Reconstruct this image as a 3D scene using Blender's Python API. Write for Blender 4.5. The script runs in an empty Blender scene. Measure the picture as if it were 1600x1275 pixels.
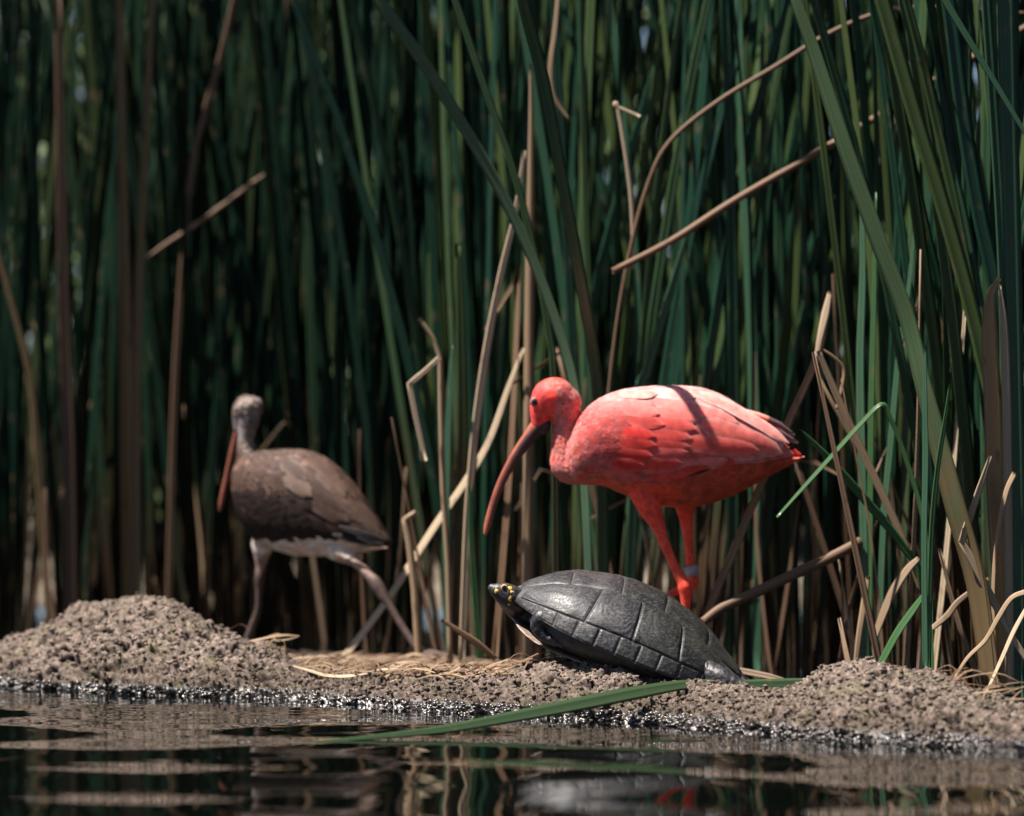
import bpy, math, random
import numpy as np
from mathutils import Vector, Matrix
from mathutils.bvhtree import BVHTree

random.seed(7)
rng = np.random.default_rng(11)
SC = bpy.context.scene
COL = SC.collection

# ------------------------------------------------------------------ camera, sky, sun
CAM_H = 0.45
F = 6000.0                       # 1600 px wide frame spans 1.6 m at 6 m
cam = bpy.data.cameras.new('camera')
cam.sensor_width = 36.0
cam.lens = 135.0
cam.clip_start = 0.1
cam.clip_end = 6000
cam.dof.use_dof = True
cam.dof.focus_distance = 5.68
cam.dof.aperture_fstop = 2.9
camo = bpy.data.objects.new('camera', cam)
COL.objects.link(camo)
camo.location = (0, 0, CAM_H)
camo.rotation_euler = (math.radians(90), 0, 0)
SC.camera = camo

SUN_ELEV, SUN_AX, SUN_AY = math.radians(65), -0.78, -0.22
_n = math.hypot(SUN_AX, SUN_AY)
SUN_DIR = Vector((math.cos(SUN_ELEV) * SUN_AX / _n, math.cos(SUN_ELEV) * SUN_AY / _n, math.sin(SUN_ELEV)))

world = bpy.data.worlds.new('World')
SC.world = world
world.use_nodes = True
wn = world.node_tree
wn.nodes.clear()
sky = wn.nodes.new('ShaderNodeTexSky')
sky.sky_type = 'NISHITA'
sky.sun_disc = False
sky.air_density = 0.6
sky.dust_density = 0.4
sky.ozone_density = 0.6
sky.sun_elevation = SUN_ELEV
sky.sun_rotation = math.atan2(SUN_AX, SUN_AY)
bg = wn.nodes.new('ShaderNodeBackground')
bg.inputs['Strength'].default_value = 0.05
wo = wn.nodes.new('ShaderNodeOutputWorld')
wn.links.new(sky.outputs[0], bg.inputs[0])
wn.links.new(bg.outputs[0], wo.inputs[0])

sun = bpy.data.lights.new('sun', 'SUN')
sun.energy = 5.0
sun.angle = math.radians(0.53)
sun.color = (1.0, 0.93, 0.85)
suno = bpy.data.objects.new('sun', sun)
COL.objects.link(suno)
suno.rotation_euler = SUN_DIR.to_track_quat('Z', 'Y').to_euler()

SC.view_settings.view_transform = 'Standard'
SC.view_settings.look = 'None'
SC.view_settings.gamma = 1.0
SC.view_settings.use_curve_mapping = False
SC.view_settings.exposure = 1.3
SC.cycles.use_denoising = True
SC.cycles.max_bounces = 6
SC.cycles.diffuse_bounces = 3
SC.cycles.glossy_bounces = 4
SC.cycles.transmission_bounces = 3


def W(px, py, D):
    """point seen at photo pixel (px,py) when it stands D metres away"""
    return Vector(((px - 800) * D / F, D, CAM_H - (py - 637.5) * D / F))


# ------------------------------------------------------------------ materials
def nt(name):
    m = bpy.data.materials.new(name)
    m.use_nodes = True
    t = m.node_tree
    return m, t, t.nodes['Principled BSDF']


def N(t, typ, **kw):
    n = t.nodes.new(typ)
    for k, v in kw.items():
        if k.startswith('i_'):
            n.inputs[k[2:].replace('_', ' ')].default_value = v
        else:
            setattr(n, k, v)
    return n


def ramp(t, src, stops):
    r = t.nodes.new('ShaderNodeValToRGB')
    e = r.color_ramp.elements
    while len(e) < len(stops):
        e.new(0.5)
    for k, (p, c) in enumerate(stops):
        e[k].position = p
        e[k].color = (c[0], c[1], c[2], 1)
    t.links.new(src, r.inputs[0])
    return r


def mixc(t, a, b, fac, mode='MIX'):
    m = t.nodes.new('ShaderNodeMix')
    m.data_type = 'RGBA'
    m.blend_type = mode
    for sock, v in ((m.inputs[6], a), (m.inputs[7], b), (m.inputs[0], fac)):
        if hasattr(v, 'links'):
            t.links.new(v, sock)
        elif isinstance(v, (int, float)):
            sock.default_value = v
        else:
            sock.default_value = (v[0], v[1], v[2], 1)
    return m.outputs[2]


def noise(t, vec, scale, detail=3, rough=0.55):
    n = N(t, 'ShaderNodeTexNoise')
    n.inputs['Scale'].default_value = scale
    n.inputs['Detail'].default_value = detail
    n.inputs['Roughness'].default_value = rough
    t.links.new(vec, n.inputs['Vector'])
    return n.outputs['Fac']


def mapping(t, src, scale):
    m = N(t, 'ShaderNodeMapping')
    m.inputs['Scale'].default_value = scale
    t.links.new(src, m.inputs['Vector'])
    return m.outputs[0]


def bump(t, b, h, strength, dist):
    n = N(t, 'ShaderNodeBump')
    n.inputs['Strength'].default_value = strength
    n.inputs['Distance'].default_value = dist
    t.links.new(h, n.inputs['Height'])
    t.links.new(n.outputs[0], b.inputs['Normal'])


def reed_mat(name, dark, light, base=None, base_z=(0.15, 0.55), rough=0.34, tip=None, transl=0.15, rnd=0.5, olive=None, spec=0.32):
    m, t, b = nt(name)
    geo = N(t, 'ShaderNodeNewGeometry')
    tc = N(t, 'ShaderNodeTexCoord')
    oi = N(t, 'ShaderNodeObjectInfo')
    at = N(t, 'ShaderNodeAttribute', attribute_name='rnd')
    add = N(t, 'ShaderNodeMath', operation='ADD')
    t.links.new(oi.outputs['Random'], add.inputs[0])
    t.links.new(at.outputs['Fac'], add.inputs[1])
    fr = N(t, 'ShaderNodeMath', operation='FRACT')
    t.links.new(add.outputs[0], fr.inputs[0])
    uv = tc.outputs['UV']
    st = noise(t, mapping(t, uv, (22, 1.6, 1)), 1.0, 3)
    lo = noise(t, mapping(t, geo.outputs['Position'], (14, 14, 3.0)), 1.0, 3)
    mu = N(t, 'ShaderNodeMath', operation='MULTIPLY_ADD')
    t.links.new(fr.outputs[0], mu.inputs[0])
    mu.inputs[1].default_value = rnd
    t.links.new(st, mu.inputs[2])
    r = ramp(t, mu.outputs[0], [(0.28, dark), (0.78, light)] + ([(0.98, olive)] if olive else [(1.0, light)]))
    c = r.outputs[0]
    if base is not None:
        sx = N(t, 'ShaderNodeSeparateXYZ')
        t.links.new(geo.outputs['Position'], sx.inputs[0])
        ma = N(t, 'ShaderNodeMath', operation='MULTIPLY_ADD')
        t.links.new(lo, ma.inputs[0])
        ma.inputs[1].default_value = 0.9
        ma2 = N(t, 'ShaderNodeMath', operation='MULTIPLY_ADD')
        t.links.new(fr.outputs[0], ma2.inputs[0])
        ma2.inputs[1].default_value = 0.35
        ma2.inputs[2].default_value = -0.6
        t.links.new(ma2.outputs[0], ma.inputs[2])
        sb = N(t, 'ShaderNodeMath', operation='SUBTRACT')
        t.links.new(sx.outputs['Z'], sb.inputs[0])
        t.links.new(ma.outputs[0], sb.inputs[1])
        mr = N(t, 'ShaderNodeMapRange')
        mr.inputs['From Min'].default_value = base_z[0]
        mr.inputs['From Max'].default_value = base_z[1]
        t.links.new(sb.outputs[0], mr.inputs['Value'])
        c = mixc(t, base, c, mr.outputs[0])
    # dry specks and bruises
    sp = noise(t, mapping(t, geo.outputs['Position'], (60, 60, 22)), 1.0, 2)
    spr = ramp(t, sp, [(0.62, (0, 0, 0)), (0.74, (1, 1, 1))])
    mm = N(t, 'ShaderNodeMath', operation='MULTIPLY')
    t.links.new(spr.outputs[0], mm.inputs[0])
    mm.inputs[1].default_value = 0.5
    c = mixc(t, c, tip or (0.16, 0.11, 0.06), mm.outputs[0])
    t.links.new(c, b.inputs['Base Color'])
    b.inputs['Roughness'].default_value = rough
    b.inputs['Specular IOR Level'].default_value = spec
    bump(t, b, st, 0.35, 0.0004)
    tr = N(t, 'ShaderNodeBsdfTranslucent')
    t.links.new(c, tr.inputs['Color'])
    mx = N(t, 'ShaderNodeMixShader')
    mx.inputs[0].default_value = transl
    t.links.new(b.outputs[0], mx.inputs[1])
    t.links.new(tr.outputs[0], mx.inputs[2])
    t.links.new(mx.outputs[0], t.nodes['Material Output'].inputs[0])
    return m


def attr_mat(name, rough=0.6, sheen=0.0, spec=0.3, bump_scale=None, bump_amt=0.0, var=0.15, vscale=90, streak=False, sss=0.0):
    """colour comes from the mesh's own 'pigment' attribute"""
    m, t, b = nt(name)
    at = N(t, 'ShaderNodeAttribute', attribute_name='pigment')
    tc = N(t, 'ShaderNodeTexCoord')
    n1 = noise(t, tc.outputs['Object'], vscale, 4)
    r = ramp(t, n1, [(0.3, (1 - var * 1.6,) * 3), (0.7, (1 + var,) * 3)])
    c = mixc(t, at.outputs['Color'], r.outputs[0], 1.0, 'MULTIPLY')
    t.links.new(c, b.inputs['Base Color'])
    b.inputs['Roughness'].default_value = rough
    b.inputs['Specular IOR Level'].default_value = spec
    if sss:
        b.inputs['Subsurface Weight'].default_value = sss
        b.inputs['Subsurface Radius'].default_value = (1.0, 0.22, 0.16)
        b.inputs['Subsurface Scale'].default_value = 0.03
    if sheen:
        b.inputs['Sheen Weight'].default_value = sheen
        b.inputs['Sheen Roughness'].default_value = 0.5
    if bump_scale:
        if streak:
            h = noise(t, mapping(t, tc.outputs['UV'], (bump_scale, 3, 1)), 1.0, 2)
        else:
            h = noise(t, tc.outputs['Object'], bump_scale, 4)
        bump(t, b, h, 1.0, bump_amt)
    return m


M = {}
M['reed'] = reed_mat('reed_green', (0.003, 0.014, 0.008), (0.015, 0.058, 0.031), base=(0.060, 0.036, 0.021), base_z=(0.05, 0.35), olive=(0.060, 0.090, 0.026), rnd=0.62)
M['reed_shaded'] = reed_mat('reed_green_shaded', (0.0015, 0.0075, 0.0042), (0.0058, 0.0250, 0.0135), olive=(0.020, 0.028, 0.008), spec=0.12, base=(0.024, 0.0145, 0.0075), base_z=(0.05, 0.4), rough=0.5)  # darker copy of the reed green: shade of left stands and thicket in colour
M['leaf_pale'] = reed_mat('leaf_pale_green', (0.05, 0.085, 0.04), (0.11, 0.17, 0.08), base=(0.17, 0.12, 0.06), base_z=(0.32, 0.50), transl=0.2, rnd=0.2)
M['leaf_pale2'] = reed_mat('leaf_grey_green', (0.04, 0.075, 0.042), (0.09, 0.15, 0.085), base=(0.02, 0.05, 0.028), base_z=(0.0, 0.45), transl=0.2, rnd=0.2)
M['leaf_fresh'] = reed_mat('leaf_fresh_green', (0.025, 0.07, 0.026), (0.06, 0.14, 0.05), transl=0.25, rnd=0.2)
M['leaf_mid'] = reed_mat('leaf_mid_green', (0.018, 0.052, 0.028), (0.050, 0.115, 0.062), transl=0.2, rnd=0.3)
M['leaf_fall'] = reed_mat('leaf_fallen_green', (0.018, 0.036, 0.016), (0.048, 0.078, 0.036), transl=0.05, rnd=0.1, tip=(.10, .10, .05))
M['dead'] = reed_mat('dead_stalk', (0.095, 0.060, 0.034), (0.30, 0.205, 0.125), rough=0.6, tip=(0.06, 0.035, 0.02), transl=0.05, rnd=0.5)
M['dead_pale'] = reed_mat('dead_leaf_pale', (0.20, 0.145, 0.090), (0.46, 0.355, 0.24), rough=0.6, tip=(0.14, 0.08, 0.05), transl=0.1, rnd=0.4)
M['dead_gold'] = reed_mat('dead_stalk_golden', (0.07, 0.045, 0.02), (0.22, 0.145, 0.07), rough=0.6, tip=(0.05, 0.03, 0.015), transl=0.1, rnd=0.4)
M['dead_brown'] = reed_mat('dead_leaf_brown', (0.06, 0.035, 0.02), (0.17, 0.10, 0.06), rough=0.6, tip=(0.03, 0.02, 0.01), transl=0.1, rnd=0.5)
M['tree_leaf'] = reed_mat('tree_leaf', (0.018, 0.04, 0.015), (0.05, 0.085, 0.03), transl=0.2, rnd=0.8)
M['shrub_leaf'] = reed_mat('shrub_leaf', (0.05, 0.09, 0.04), (0.14, 0.20, 0.09), transl=0.3, rnd=0.8)


def mud_material():
    m, t, b = nt('mud')
    geo = N(t, 'ShaderNodeNewGeometry')
    pos = geo.outputs['Position']
    n1 = noise(t, pos, 9, 4)
    n2 = noise(t, pos, 120, 5, 0.65)
    n3 = noise(t, pos, 420, 3, 0.6)
    dry = ramp(t, n2, [(0.28, (0.036, 0.028, 0.024)), (0.5, (0.138, 0.110, 0.094)), (0.72, (0.36, 0.292, 0.252))])
    patch = ramp(t, n1, [(0.35, (0.75, 0.74, 0.66)), (0.65, (1.08, 1.02, 1.0))])
    c = mixc(t, dry.outputs[0], patch.outputs[0], 1.0, 'MULTIPLY')
    # shade in pits and between crumbs painted darker (depth stored per vertex)
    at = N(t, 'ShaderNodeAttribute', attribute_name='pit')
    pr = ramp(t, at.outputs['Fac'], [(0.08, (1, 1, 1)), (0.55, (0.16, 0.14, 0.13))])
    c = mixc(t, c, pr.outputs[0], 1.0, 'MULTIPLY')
    # greenish film
    g = noise(t, pos, 26, 3)
    gr = ramp(t, g, [(0.58, (0, 0, 0)), (0.72, (0.35, 0.35, 0.35))])
    c = mixc(t, c, (0.13, 0.125, 0.05), gr.outputs[0])
    # wet margin along the water
    sx = N(t, 'ShaderNodeSeparateXYZ')
    t.links.new(pos, sx.inputs[0])
    wob = N(t, 'ShaderNodeMath', operation='MULTIPLY_ADD')
    t.links.new(noise(t, pos, 40, 3), wob.inputs[0])
    wob.inputs[1].default_value = -0.016
    t.links.new(sx.outputs['Z'], wob.inputs[2])
    wet = N(t, 'ShaderNodeMapRange')
    wet.inputs['From Min'].default_value = -0.001
    wet.inputs['From Max'].default_value = 0.010
    wet.inputs['To Min'].default_value = 1
    wet.inputs['To Max'].default_value = 0
    t.links.new(wob.outputs[0], wet.inputs['Value'])
    damp = N(t, 'ShaderNodeMapRange')
    damp.inputs['From Min'].default_value = 0.0
    damp.inputs['From Max'].default_value = 0.050
    damp.inputs['To Min'].default_value = 0.75
    damp.inputs['To Max'].default_value = 0
    t.links.new(wob.outputs[0], damp.inputs['Value'])
    c = mixc(t, c, mixc(t, c, (0.42, 0.40, 0.39), 1.0, 'MULTIPLY'), damp.outputs[0])
    wc = mixc(t, c, (0.38, 0.36, 0.35), 1.0, 'MULTIPLY')
    c = mixc(t, c, wc, wet.outputs[0])
    t.links.new(c, b.inputs['Base Color'])
    rr = N(t, 'ShaderNodeMapRange')
    rr.inputs['To Min'].default_value = 0.9
    rr.inputs['To Max'].default_value = 0.25
    t.links.new(wet.outputs[0], rr.inputs['Value'])
    t.links.new(rr.outputs[0], b.inputs['Roughness'])
    sp = N(t, 'ShaderNodeMapRange')
    sp.inputs['To Min'].default_value = 0.2
    sp.inputs['To Max'].default_value = 0.9
    t.links.new(wet.outputs[0], sp.inputs['Value'])
    t.links.new(sp.outputs[0], b.inputs['Specular IOR Level'])
    ad = N(t, 'ShaderNodeMath', operation='ADD')
    t.links.new(n2, ad.inputs[0])
    t.links.new(n3, ad.inputs[1])
    bump(t, b, ad.outputs[0], 0.7, 0.0010)
    return m


M['mud'] = mud_material()


def simple(name, c1, c2, scale, rough, spec=0.4, bs=None, bd=0.001):
    m, t, b = nt(name)
    tc = N(t, 'ShaderNodeTexCoord')
    r = ramp(t, noise(t, tc.outputs['Object'], scale, 4), [(0.3, c1), (0.7, c2)])
    t.links.new(r.outputs[0], b.inputs['Base Color'])
    b.inputs['Roughness'].default_value = rough
    b.inputs['Specular IOR Level'].default_value = spec
    if bs:
        bump(t, b, noise(t, tc.outputs['Object'], bs, 3), 1.0, bd)
    return m


M['ground'] = simple('ground_soil', (0.06, 0.05, 0.03), (0.24, 0.20, 0.15), 5.0, 0.9, bs=20, bd=0.02)
M['eye'] = simple('eye_dark', (0.006, 0.005, 0.006), (0.012, 0.008, 0.010), 50, 0.06, 0.6)
M['eye_ring'] = simple('eye_ring', (0.30, 0.10, 0.10), (0.42, 0.16, 0.15), 300, 0.5)
M['band'] = simple('leg_band_metal', (0.26, 0.27, 0.28), (0.42, 0.43, 0.44), 200, 0.35)
M['yellow'] = simple('yellow_spot', (0.50, 0.27, 0.04), (0.72, 0.45, 0.09), 400, 0.5)
M['claw'] = simple('claw_horn', (0.10, 0.09, 0.09), (0.25, 0.22, 0.21), 300, 0.35)
M['bark'] = simple('shrub_bark', (0.04, 0.03, 0.02), (0.10, 0.075, 0.05), 20, 0.9)


def water_material():
    m, t, b = nt('pond_water')
    geo = N(t, 'ShaderNodeNewGeometry')
    b.inputs['Base Color'].default_value = (0.0012, 0.0018, 0.0014, 1)
    b.inputs['Roughness'].default_value = 0.0
    b.inputs['IOR'].default_value = 1.333
    b.inputs['Specular IOR Level'].default_value = 0.5
    h = noise(t, mapping(t, geo.outputs['Position'], (22, 60, 1)), 1.0, 2)
    bump(t, b, h, 0.5, 0.00012)
    return m


M['water'] = water_material()


# ------------------------------------------------------------------ mesh helpers
def new_mesh(name, verts, faces, uvs=None, smooth=True, attrs=None, cols=None):
    me = bpy.data.meshes.new(name)
    verts = np.asarray(verts, dtype=np.float32)
    if isinstance(faces, np.ndarray) and faces.ndim == 2:
        nf, k = faces.shape
        me.vertices.add(len(verts))
        me.vertices.foreach_set('co', verts.ravel())
        me.loops.add(nf * k)
        me.loops.foreach_set('vertex_index', faces.astype(np.int32).ravel())
        me.polygons.add(nf)
        me.polygons.foreach_set('loop_start', np.arange(0, nf * k, k, dtype=np.int32))
        me.update(calc_edges=True)
        me.validate()
    else:
        me.from_pydata([tuple(v) for v in verts], [], [tuple(int(i) for i in f) for f in faces])
    if uvs is not None:
        ul = me.uv_layers.new(name='UVMap')
        li = np.empty(len(me.loops), dtype=np.int32)
        me.loops.foreach_get('vertex_index', li)
        ul.data.foreach_set('uv', np.asarray(uvs, dtype=np.float32)[li].ravel())
    for k, v in (attrs or {}).items():
        a = me.attributes.new(k, 'FLOAT', 'POINT')
        a.data.foreach_set('value', np.asarray(v, dtype=np.float32))
    if cols is not None:
        a = me.attributes.new('pigment', 'FLOAT_COLOR', 'POINT')
        c = np.ones((len(verts), 4), dtype=np.float32)
        c[:, :3] = cols
        a.data.foreach_set('color', c.ravel())
    if smooth:
        me.polygons.foreach_set('use_smooth', np.ones(len(me.polygons), dtype=bool))
    me.update()
    return me


def link(name, me, mat, parent=None, loc=None):
    o = bpy.data.objects.new(name, me)
    if me is not None and mat is not None and not me.materials:
        me.materials.append(mat)
    COL.objects.link(o)
    if parent is not None:
        o.parent = parent
    if loc is not None:
        o.location = loc
    return o


def tag(o, label=None, cat=None, group=None, kind=None):
    if label: o['label'] = label
    if cat: o['category'] = cat
    if group: o['group'] = group
    if kind: o['kind'] = kind
    return o


def grid_faces(r, c):
    i = np.arange(r * c).reshape(r, c)
    return np.stack([i[:-1, :-1], i[:-1, 1:], i[1:, 1:], i[1:, :-1]], -1).reshape(-1, 4)


class Soup:
    def __init__(s):
        s.v, s.f, s.u, s.c, s.r, s.n = [], [], [], [], [], 0

    def add(s, v, f, u=None, c=None, r=0.0):
        v = np.asarray(v, dtype=float)
        s.v.append(v)
        s.f.append(np.asarray(f) + s.n)
        s.u.append(np.zeros((len(v), 2)) if u is None else np.asarray(u))
        s.c.append(np.ones((len(v), 3)) * (0.5 if c is None else np.asarray(c)))
        s.r.append(np.full(len(v), r))
        s.n += len(v)

    def mesh(s, name, smooth=True):
        return new_mesh(name, np.concatenate(s.v), np.concatenate(s.f), np.concatenate(s.u), smooth,
                        {'rnd': np.concatenate(s.r)}, np.concatenate(s.c))


def catmull(pts, per=6):
    p = np.asarray(pts, dtype=float)
    if len(p) < 3:
        t = np.linspace(0, 1, per + 1)[:, None]
        return p[0] * (1 - t) + p[-1] * t
    P = np.vstack([2 * p[0] - p[1], p, 2 * p[-1] - p[-2]])
    out = []
    for i in range(1, len(P) - 2):
        t = np.linspace(0, 1, per, endpoint=False)[:, None]
        a, b, c, d = P[i - 1], P[i], P[i + 1], P[i + 2]
        out.append(0.5 * ((2 * b) + (-a + c) * t + (2 * a - 5 * b + 4 * c - d) * t ** 2 + (-a + 3 * b - 3 * c + d) * t ** 3))
    out.append(p[-1:])
    return np.vstack(out)


def nrm(v):
    return v / np.maximum(np.linalg.norm(v, axis=-1, keepdims=True), 1e-9)


def blade_geo(path, widths, face=(0, -1, 0), fold=0.18, thick=0.0012, twist=0.0, round_=False, nside=6):
    """solid leaf (crescent section) or round stalk along a path; widths in metres"""
    p = np.asarray(path, float)
    n = len(p)
    w = np.interp(np.linspace(0, 1, n), np.linspace(0, 1, len(widths)), widths) if np.ndim(widths) else np.full(n, widths)
    tan = nrm(np.gradient(p, axis=0))
    fn = np.tile(np.asarray(face, float), (n, 1))
    side = nrm(np.cross(tan, fn))
    nor = nrm(np.cross(side, tan))
    if twist:
        a = np.linspace(0, twist, n)[:, None]
        side, nor = side * np.cos(a) + nor * np.sin(a), nor * np.cos(a) - side * np.sin(a)
    t = np.linspace(0, 1, n)
    if round_:
        ang = np.arange(nside) * 2 * math.pi / nside
        v = p[:, None] + (side[:, None] * np.cos(ang)[None, :, None] + nor[:, None] * np.sin(ang)[None, :, None]) * (w / 2)[:, None, None]
        k = nside
        u = np.stack([np.tile(np.arange(k) / k, (n, 1)), np.tile(t[:, None], (1, k))], -1)
    else:
        th = np.minimum(thick, w * 0.4)
        off = [(-0.5, 0, 0), (-0.22, fold * 0.75, -1), (0.0, fold, -1), (0.22, fold * 0.75, -1), (0.5, 0, 0), (0.22, fold * 0.75, 1), (0, fold, 1), (-0.22, fold * 0.75, 1)]
        v = np.stack([p + side * (a * w)[:, None] - nor * (b * w - c * th * 0.5)[:, None] for a, b, c in off], 1)
        k = 8
        u = np.stack([np.tile(np.array([0, .28, .5, .72, 1, .72, .5, .28]), (n, 1)), np.tile(t[:, None], (1, k))], -1)
    i = np.arange(n * k).reshape(n, k)
    j = np.roll(i, -1, axis=1)
    f = np.stack([i[:-1], j[:-1], j[1:], i[1:]], -1).reshape(-1, 4)
    vv = v.reshape(-1, 3)
    uu = u.reshape(-1, 2)
    # end caps as quads
    caps = []
    for base in (0, (n - 1) * k):
        for q in range(1, k - 2, 2):
            caps.append([base, base + q, base + q + 1, base + q + 2])
    f = np.vstack([f, np.array(caps)])
    return vv, f, uu


def tube(path, radii, n=14, caps=True, squash=None):
    """closed round tube with rounded ends, quads+tris as list"""
    p = np.asarray(path, float)
    r = np.asarray(radii, float)
    tan = nrm(np.gradient(p, axis=0))
    ref = np.array([0, 1, 0.0])
    side = np.cross(tan, ref)
    bad = np.linalg.norm(side, axis=1) < 1e-3
    side[bad] = np.cross(tan[bad], np.array([1, 0, 0.0]))
    side = nrm(side)
    nor = nrm(np.cross(side, tan))
    # rounded ends
    P, R, S, Q = [], [], [], []
    for a in (math.radians(75), math.radians(50), math.radians(25)):
        P.append(p[0] - tan[0] * r[0] * math.sin(a)); R.append(r[0] * math.cos(a)); S.append(side[0]); Q.append(nor[0])
    for i in range(len(p)):
        P.append(p[i]); R.append(r[i]); S.append(side[i]); Q.append(nor[i])
    for a in (math.radians(25), math.radians(50), math.radians(75)):
        P.append(p[-1] + tan[-1] * r[-1] * math.sin(a)); R.append(r[-1] * math.cos(a)); S.append(side[-1]); Q.append(nor[-1])
    ang = np.arange(n) * 2 * math.pi / n
    V = []
    for a, b, c, d in zip(P, R, S, Q):
        V.append(a + b * (np.cos(ang)[:, None] * c + np.sin(ang)[:, None] * d))
    m = len(P)
    V = np.vstack(V)
    i = np.arange(m * n).reshape(m, n)
    j = np.roll(i, -1, axis=1)
    f = [tuple(x) for x in np.stack([i[:-1], j[:-1], j[1:], i[1:]], -1).reshape(-1, 4)]
    f.append(tuple(i[0][::-1])); f.append(tuple(i[-1]))
    return V, f


def loft(stations, n=28, power=0.92):
    """stations: (x, ztop, zbot, halfwidth, ycentre) -> closed body"""
    V = []
    ang = np.arange(n) * 2 * math.pi / n
    for x, zt, zb, hw, yc in stations:
        c, s = np.cos(ang), np.sin(ang)
        y = yc + hw * np.sign(c) * np.abs(c) ** power
        zc = (zt + zb) / 2 + 0.05 * (zt - zb)
        z = np.where(s > 0, zc + (zt - zc) * np.abs(s) ** power, zc - (zc - zb) * np.abs(s) ** power)
        V.append(np.stack([np.full(n, x), y, z], 1))
    m = len(V)
    V = np.vstack(V)
    i = np.arange(m * n).reshape(m, n)
    j = np.roll(i, -1, axis=1)
    f = [tuple(x) for x in np.stack([i[:-1], j[:-1], j[1:], i[1:]], -1).reshape(-1, 4)]
    f.append(tuple(i[0][::-1])); f.append(tuple(i[-1]))
    return V, f


def dense_stations(st, per=5):
    return catmull(np.array(st, float), per)


def union(parts, voxel=0.002, smooth=6, fac=0.5):
    """fuse closed pieces into one continuous skin; returns verts, faces arrays"""
    vs, fs, n = [], [], 0
    for v, f in parts:
        vs.append(np.asarray(v)); fs += [tuple(int(a) + n for a in q) for q in f]; n += len(v)
    me = bpy.data.meshes.new('tmp')
    me.from_pydata([tuple(v) for v in np.vstack(vs)], [], fs)
    o = bpy.data.objects.new('tmp', me)
    COL.objects.link(o)
    r = o.modifiers.new('r', 'REMESH'); r.mode = 'VOXEL'; r.voxel_size = voxel
    s = o.modifiers.new('s', 'SMOOTH'); s.factor = fac; s.iterations = smooth
    dg = bpy.context.evaluated_depsgraph_get()
    ev = o.evaluated_get(dg).to_mesh()
    V = np.empty(len(ev.vertices) * 3, dtype=np.float32)
    ev.vertices.foreach_get('co', V)
    Fc = np.array([list(p.vertices) for p in ev.polygons])
    o.evaluated_get(dg).to_mesh_clear()
    bpy.data.objects.remove(o)
    bpy.data.meshes.remove(me)
    return V.reshape(-1, 3).astype(float), Fc


# ------------------------------------------------------------------ noise in numpy
def vnoise(x, y, seed=0):
    def h(ix, iy):
        a = (ix.astype(np.int64) * 374761393 + iy.astype(np.int64) * 668265263 + seed * 982451653) & 0xFFFFFFFF
        a = ((a ^ (a >> 13)) * 1274126177) & 0xFFFFFFFF
        return ((a ^ (a >> 16)) & 0xFFFF) / 65535.0
    ix, iy = np.floor(x), np.floor(y)
    fx, fy = x - ix, y - iy
    fx, fy = fx * fx * (3 - 2 * fx), fy * fy * (3 - 2 * fy)
    return (h(ix, iy) * (1 - fx) + h(ix + 1, iy) * fx) * (1 - fy) + (h(ix, iy + 1) * (1 - fx) + h(ix + 1, iy + 1) * fx) * fy


def worley(x, y, seed=0):
    ix, iy = np.floor(x), np.floor(y)
    best = np.full(x.shape, 9.0)
    for dx in (-1, 0, 1):
        for dy in (-1, 0, 1):
            cx, cy = ix + dx, iy + dy
            jx = vnoise(cx + 0.0, cy + 0.0, seed + 5)
            jy = vnoise(cx + 0.0, cy + 0.0, seed + 9)
            best = np.minimum(best, (cx + jx - x) ** 2 + (cy + jy - y) ** 2)
    return np.sqrt(best)


# ------------------------------------------------------------------ ground, water, mud bank
WL = np.array([(-2500, 1000), (-1200, 1030), (-300, 1058), (0, 1074), (100, 1079), (200, 1084), (300, 1087), (400, 1090), (500, 1096), (600, 1105), (700, 1111),
               (800, 1118), (900, 1124), (1000, 1128), (1100, 1139), (1200, 1147), (1300, 1154), (1400, 1160), (1500, 1167), (1600, 1174),
               (1900, 1190), (2600, 1230), (4000, 1270)], float)
RD = np.array([(-2500, 985), (-1200, 1000), (-300, 1030), (-100, 1028), (0, 1012), (60, 985), (110, 962), (150, 944), (200, 937), (250, 943), (300, 964),
               (350, 985), (400, 1008), (440, 1030), (465, 1046), (500, 1056), (600, 1062), (700, 1062), (770, 1056), (810, 1046),
               (850, 1036), (900, 1030), (950, 1033), (985, 1050), (1010, 1068), (1040, 1078), (1100, 1079), (1150, 1079), (1200, 1083), (1235, 1080), (1270, 1062), (1310, 1042),
               (1350, 1035), (1400, 1040), (1450, 1054), (1500, 1077), (1550, 1092), (1600, 1106), (1750, 1125), (1900, 1130), (2600, 1170), (4000, 1210)], float)
RW = np.array([(-2500, .3), (0, 0.27), (200, 0.30), (420, 0.25), (500, 0.2), (700, 0.2), (800, 0.22), (900, 0.24), (1000, 0.20), (1100, .24), (1200, 0.26), (1300, 0.27), (1400, 0.27), (1600, 0.22), (4000, .25)], float)


def shore_D(px):
    return 450.0 * 6 / (np.interp(px, WL[:, 0], WL[:, 1]) - 637.5)


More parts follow.
